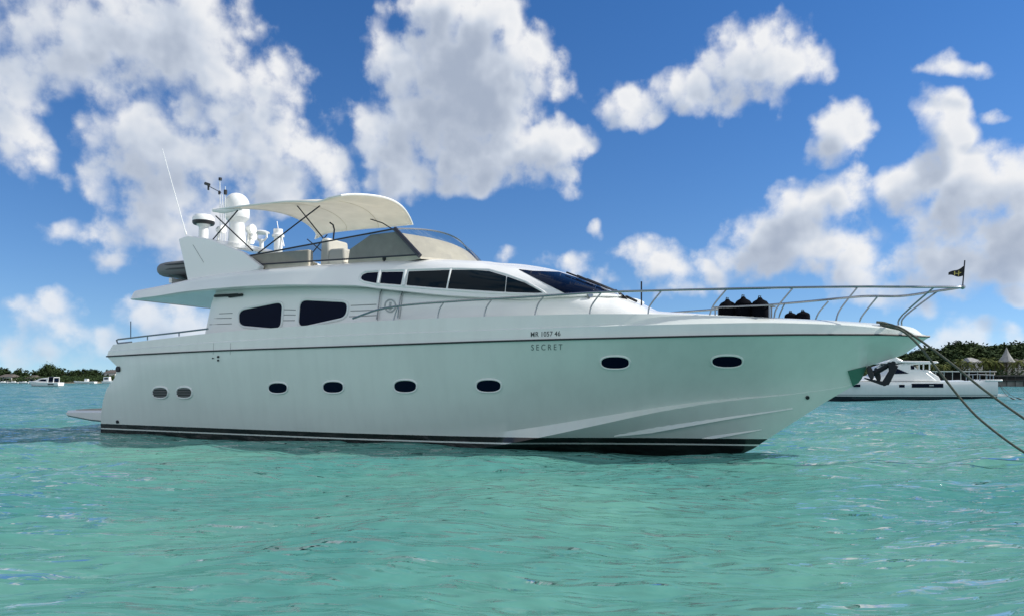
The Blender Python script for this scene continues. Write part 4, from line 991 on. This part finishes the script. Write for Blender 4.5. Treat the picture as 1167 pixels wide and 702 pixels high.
house(1161.5, 1185, 414, 424, 181, 'white house partly cut by the right edge of the photo', openings=((1166, 1169, 416, 421),))
# thatched pavilion with a tall pointed roof
c = wpt(1147, 412, 178); o = empty('thatched_pavilion', (c.x, c.y, c.z - 2.2), 0, 'thatched pavilion with a tall grey pointed roof among the palms', 'pavilion')
MB().lathe((0, 0, 2.2), [(1.9, -.1), (1.75, .1), (1.0, 1.2), (.45, 2.3), (.06, 3.4), (0, 3.42)], 10).build('roof', 'thatch', o, angle=20)
for k in range(6): MB().tube([(1.4 * math.cos(k * 1.047), 1.4 * math.sin(k * 1.047), -1.5), (1.4 * math.cos(k * 1.047), 1.4 * math.sin(k * 1.047), 2.2)], .1, 6).build('post', 'trunk', o)
# waterfront building / jetty
Yj = 160.0; s0 = Yj / F; X0, X1 = (1137 - CX) * s0, (1195 - CX) * s0
o = empty('jetty_house', (X0, Yj, 0), 0, 'dark timber jetty house on a stone base at the right edge', 'jetty')
MB().box((0, 0, -1), (X1 - X0, 7, 1.25)).build('stone_base', 'stone', o, bevel=.05)
MB().box((-.4, -.5, 1.27), (X1 - X0 + .5, 7.4, 1.5)).build('deck', 'dark_wood', o)
MB().box((.3, .4, 1.51), (X1 - X0, 6.4, 2.25)).build('wall', 'dark_wood', o)
MB().box((-.5, -.6, 2.26), (X1 - X0 + .6, 7.4, 2.5)).build('roof', 'house_roof', o)
for k in range(7): MB().tube([(k * 1.8, -.3, -1), (k * 1.8, -.3, 2.26)], .09, 7).build('post', 'dark_wood', o)
Yc = 163.0; s0 = Yc / F; X0, X1 = (1066 - CX) * s0, (1136 - CX) * s0; zt_ = H + (HY - 422.5) * s0
o = empty('boat_shelter', (X0, Yc, 0), 0, 'long open shelter with a thin pale flat roof beyond the catamaran stern', 'shelter')
MB().box((0, 0, zt_ - .22), (X1 - X0, 6, zt_)).build('roof', 'house_wall', o)
MB().box((.3, 4.2, -1), (X1 - X0 - .3, 5.2, zt_ - .23)).build('back_wall', 'dark_wood', o)
MB().box((0, .2, -1), (X1 - X0, 4.1, .6)).build('quay', 'stone', o)
for k in range(8): MB().tube([(.3 + k * (X1 - X0 - .6) / 7, .4, .6), (.3 + k * (X1 - X0 - .6) / 7, .4, zt_ - .22)], .08, 6).build('post', 'house_wall', o)

# ------------------------------------------------------------------ other boats
def boat_hull(L, B, fb, sheer=.3, rake=.9, m_='small_hull', deck=True):
    rows = []
    for u in np.linspace(0, 1, 18):
        b = B / 2 * (1 - max(0, (u - .4) / .6) ** 2.3) * (.92 + .08 * min(1, u * 4)) + .015; zs = fb + sheer * u ** 2; x = L * (u - .5)
        st_ = u ** 5 * rake
        half = [(x - st_, 0, -.35), (x - st_ * .8, b * .75, -.05), (x - st_ * .35, b * .95, zs * .5), (x, b, zs), (x, b * .97, zs + .04), (x, max(b - .12, 0), zs + .02), (x, 0, zs + .06)]
        rows.append([(p_[0], -p_[1], p_[2]) for p_ in half[::-1]] + half[1:])
    mb = MB().grid(rows); mb.add(rows[0], [tuple(range(len(rows[0])))]); return mb
def dinghy(px, py, wpx, Y, label, rot=R(180)):
    L = wpx / F * Y; o = empty('moored_dinghy', ((px - CX) / F * Y, Y, 0), rot, label, 'dinghy', 'small boats along the left shore')
    boat_hull(L, L * .32, .5, .2, .4).build('hull', 'small_hull', o)
    MB().box((-L * .2, -.4, .5), (L * .12, .4, .85), taper=.08).build('console', 'white_plastic', o)
    MB().box((-L * .5 - .3, -.15, .1), (-L * .5 + .05, .15, .95), taper=.03).build('outboard', 'black', o)
dinghy(3, 436.5, 14, 285, 'small white boat on the water at the left photo edge'); dinghy(15, 436, 13, 285, 'small white boat in front of the trees, second from the left edge'); dinghy(27.5, 436.3, 12, 282, 'small white boat just ahead of the cruiser bow, beyond it')
# cruiser
Yb = 168.5; k = Yb / F; L = 37 * k
o = empty('motor_cruiser', ((51 - CX) * k, Yb, 0), R(180), 'small white motor cruiser with a dark canopy, moored in front of the left shore', 'motorboat')
boat_hull(L, 2.6, .85, .35, 1.1).build('hull', 'small_hull', o)
rows = []
for x, w, z0, z1 in [(-1.2, 1.0, .85, 1.9), (0, 1.0, .9, 1.85), (.8, .9, .95, 1.75), (1.7, .75, 1.0, 1.35), (2.6, .4, 1.1, 1.15)]:
    rows.append([(x, -w, z0), (x, -w * .82, z1), (x, 0, z1 + .08), (x, w * .82, z1), (x, w, z0)])
mb = MB().grid(rows); mb.add(rows[0], [(0, 1, 2, 3, 4)]); mb.build('cabin', 'white_plastic', o)
for sg in (-1, 1): MB().prism([(.9, .93 * sg, 1.2), (-.9, 1.02 * sg, 1.2), (-.9, .92 * sg, 1.62), (.2, .92 * sg, 1.62)], (0, .02 * sg, 0)).build('side_window', 'window_glass', o)
for sg in (-1, 1): MB().prism([(-1.6, 1.31 * sg, .4), (-2.8, 1.3 * sg, .4), (-2.8, 1.3 * sg, .62), (-1.4, 1.31 * sg, .62)], (0, .02 * sg, 0)).build('hull_stripe', 'black', o)
mb = MB()
for x in (-1.35, -2.6): mb.tube([(x, -1.1, .9), (x - .1, -1.0, 2.0), (x - .1, 1.0, 2.0), (x, 1.1, .9)], .09, 6)
mb.build('canopy_frame', 'white_plastic', o); MB().box((-2.75, -1.0, 2.02), (-1.4, 1.0, 2.22), taper=.2).build('canopy', 'frame_navy', o); MB().box((-2.55, -.95, 1.1), (-1.5, .95, 2.0)).build('canopy_screen', 'window_glass', o)
# long low workboat and a wheelhouse boat
Yb = 272.; k = Yb / F
o = empty('flat_workboat', ((96.5 - CX) * k, Yb, 0), R(180), 'long low pale workboat with a tiny white cabin near the left tree line', 'workboat')
boat_hull(25 * k, 2.4, .75, .25, .6).build('hull', 'small_hull', o); MB().box((-1.4, -.6, .75), (-.1, .6, 1.75), taper=.1).build('cabin', 'white_plastic', o); MB().box((-3.8, -.9, .78), (-1.9, .9, 1.0)).build('engine_box', 'dark_wood', o)
o = empty('wheelhouse_boat', ((125 - CX) * k, Yb, 0), 0, 'white boat with a wheelhouse, half hidden behind the yacht stern', 'boat')
boat_hull(15 * k, 2.3, .9, .3, .6).build('hull', 'small_hull', o); MB().box((-2.0, -.8, .9), (.2, .8, 2.5), taper=.12).build('wheelhouse', 'white_plastic', o)
for sg in (-1, 1): MB().box((-1.6, .74 * sg - .04, 1.6), (-.2, .74 * sg + .04, 2.15)).build('window', 'window_glass', o)

# power catamaran behind the bow
Yk = 56.0; k = Yk / F
cat = empty('power_catamaran', ((1034 - CX) * k, Yk, 0), R(180), 'white power catamaran lying broadside behind the yacht bow', 'catamaran')
def lx(px): return -(px - 1034) * k
def lz(py): return H + (HY - py) * k
x_st, x_bw = lx(1137.5), lx(938)
mb = MB()
for yc in (-0.75, 4.75 - 0.0):
    pass
for side in (0, 1):
    yo = 0.0 if side == 0 else -4.2
    rows = []
    for u in np.linspace(0, 1, 22):
        x = x_st + (x_bw - x_st) * u; b = .85 * (1 - max(0, (u - .55) / .45) ** 2.2) + .01; zt = lz(433.2 + 2.2 * math.sin(u * 3)) ; rk = .7 * u ** 4
        if u == 0: x += 0
        half = lambda sg: [(x - rk * 1.2, 0, -.4), (x - rk, sg * b * .8, 0.0), (x - rk * .75, sg * b * .93, .45), (x - rk * .7, sg * b * .97, .5), (x - rk * .1, sg * b, zt - .22), (x, sg * b * .99, zt - .18), (x, sg * (b - .05), zt), (x, 0, zt + .03)]
        a, b2 = half(1), half(-1); rows.append([(p_[0], p_[1] + yo - .85, p_[2]) for p_ in b2[::-1] + a[1:]])
    mb.grid(rows); mb.add(rows[0], [tuple(range(len(rows[0])))])
mb.box((x_st + .6, -4.2, .8), (x_bw - 3.2, -.9, lz(434.2)))
mb.build('hull', 'cat_hull', cat, angle=35)
MB().box((x_st - .9, -1.5, .25), (x_st + .05, -.2, .45)).build('stern_step', 'gelcoat', cat, bevel=.04)
MB().prism([(x_st - .02, -1.55, .5), (x_st - .10, -1.5, lz(434)), (x_st - .10, -.25, lz(434)), (x_st - .02, -.2, .5)], (-.05, 0, 0)).build('transom', 'gelcoat_dull', cat)
MB().box((x_st - .35, -1.7, lz(434.3)), (x_st + 1.0, .03, lz(432.2))).build('stern_fender_rail', 'gelcoat', cat, bevel=.05)
ys = .015
for (a, b, c, d) in ((1039, 1075, 434.8 + 2, 441.5), (1024.5, 1031, 438, 441.3), (973, 980.5, 437.8, 440.8)):
    mb = MB(); mb.box((lx(b), -.06, lz(d)), (lx(a), ys, lz(c))); mb.build('hull_window', 'window_glass', cat, bevel=.01)
MB().box((lx(1059), ys, lz(439.6)), (lx(1064), ys + .01, lz(438.4))).build('hull_mark', 'emblem_grey', cat)
# cabin (front is towards +x = picture left)
def side_poly(name, pl, y0, y1, m_, bev=.04): 
    return MB().prism([(lx(a), y0, lz(b)) for a, b in pl], (0, y1 - y0, 0)).build(name, m_, cat, bevel=bev)
side_poly('cabin', [(985, 434), (1000, 431), (1018, 427.5), (1024, 417), (1037, 413), (1046, 414), (1052, 420), (1060, 421.5), (1072, 431), (1076, 434.5)], -.75, -4.35, 'gelcoat', .15)
side_poly('side_screen', [(1024.5, 418), (1041.5, 425.3), (1023, 426)], -.76, -.72, 'window_glass', 0)
side_poly('aft_window', [(1044, 416), (1048, 416.5), (1048, 420.5), (1044, 420.5)], -.76, -.72, 'window_glass', 0)
side_poly('flybridge', [(1014, 413.5), (1018, 411.2), (1026.5, 405.8), (1029, 405.8), (1040, 411.5), (1041, 414)], -1.0, -4.1, 'gelcoat', .12)
side_poly('hardtop', [(1030, 410.6), (1073, 411.3), (1075.5, 412.8), (1070, 414.2), (1032, 413)], -.55, -4.5, 'gelcoat', .05)
for px in (1054, 1059, 1066):
    MB().tube([(lx(px), -.8, lz(421.5)), (lx(px), -.8, lz(414))], .05, 6).build('hardtop_post', 'gelcoat', cat)
for px, w in ((1052, 3), (1057, 3.5)):
    MB().box((lx(px + w), -2.6, lz(421.5)), (lx(px), -1.6, lz(415.5))).build('cockpit_seat', 'cover_beige', cat, bevel=.05)
side_poly('aft_coaming', [(1060, 421.5), (1064, 420.8), (1077, 429), (1080, 434.5), (1066, 434.5)], -.8, -1.1, 'gelcoat', .06)
r_ = MB().tube([(lx(1104), -.35, lz(426.8)), (lx(1118), -.35, lz(426.3)), (lx(1136), -.35, lz(427))], .03, 6).build('stern_rail', 'steel', cat)
for px in (1104.5, 1112, 1120, 1128, 1135.5): MB().tube([(lx(px), -.35, lz(433.5)), (lx(px), -.35, lz(426.6))], .025, 6).build('stanchion', 'steel', r_)
MB().tube([(lx(1137), -.9, lz(433)), (lx(1137), -.9, lz(421))], .02, 6).build('stern_staff', 'steel', cat)
for a, b, y_, lab in ((1143, 1158, 455.8, 'dark stern line of the catamaran entering the water, the nearer one'), (1148, 1167, 456.0, 'dark stern line of the catamaran entering the water, the outer one')):
    A_ = wpt(1138.5, 437.5, 56.3); B_ = wpt(a + 4, 450, 56.2); C_ = wpt(b, y_, 56.0)
    o = MB().tube(spl([A_, B_, C_, C_ + Vector((.8, 0, -.3))], 6), [.015] * 9 + [.05] * 10, 6).build('stern_line', 'rubber'); tag(o, lab, 'rope', 'catamaran stern lines')
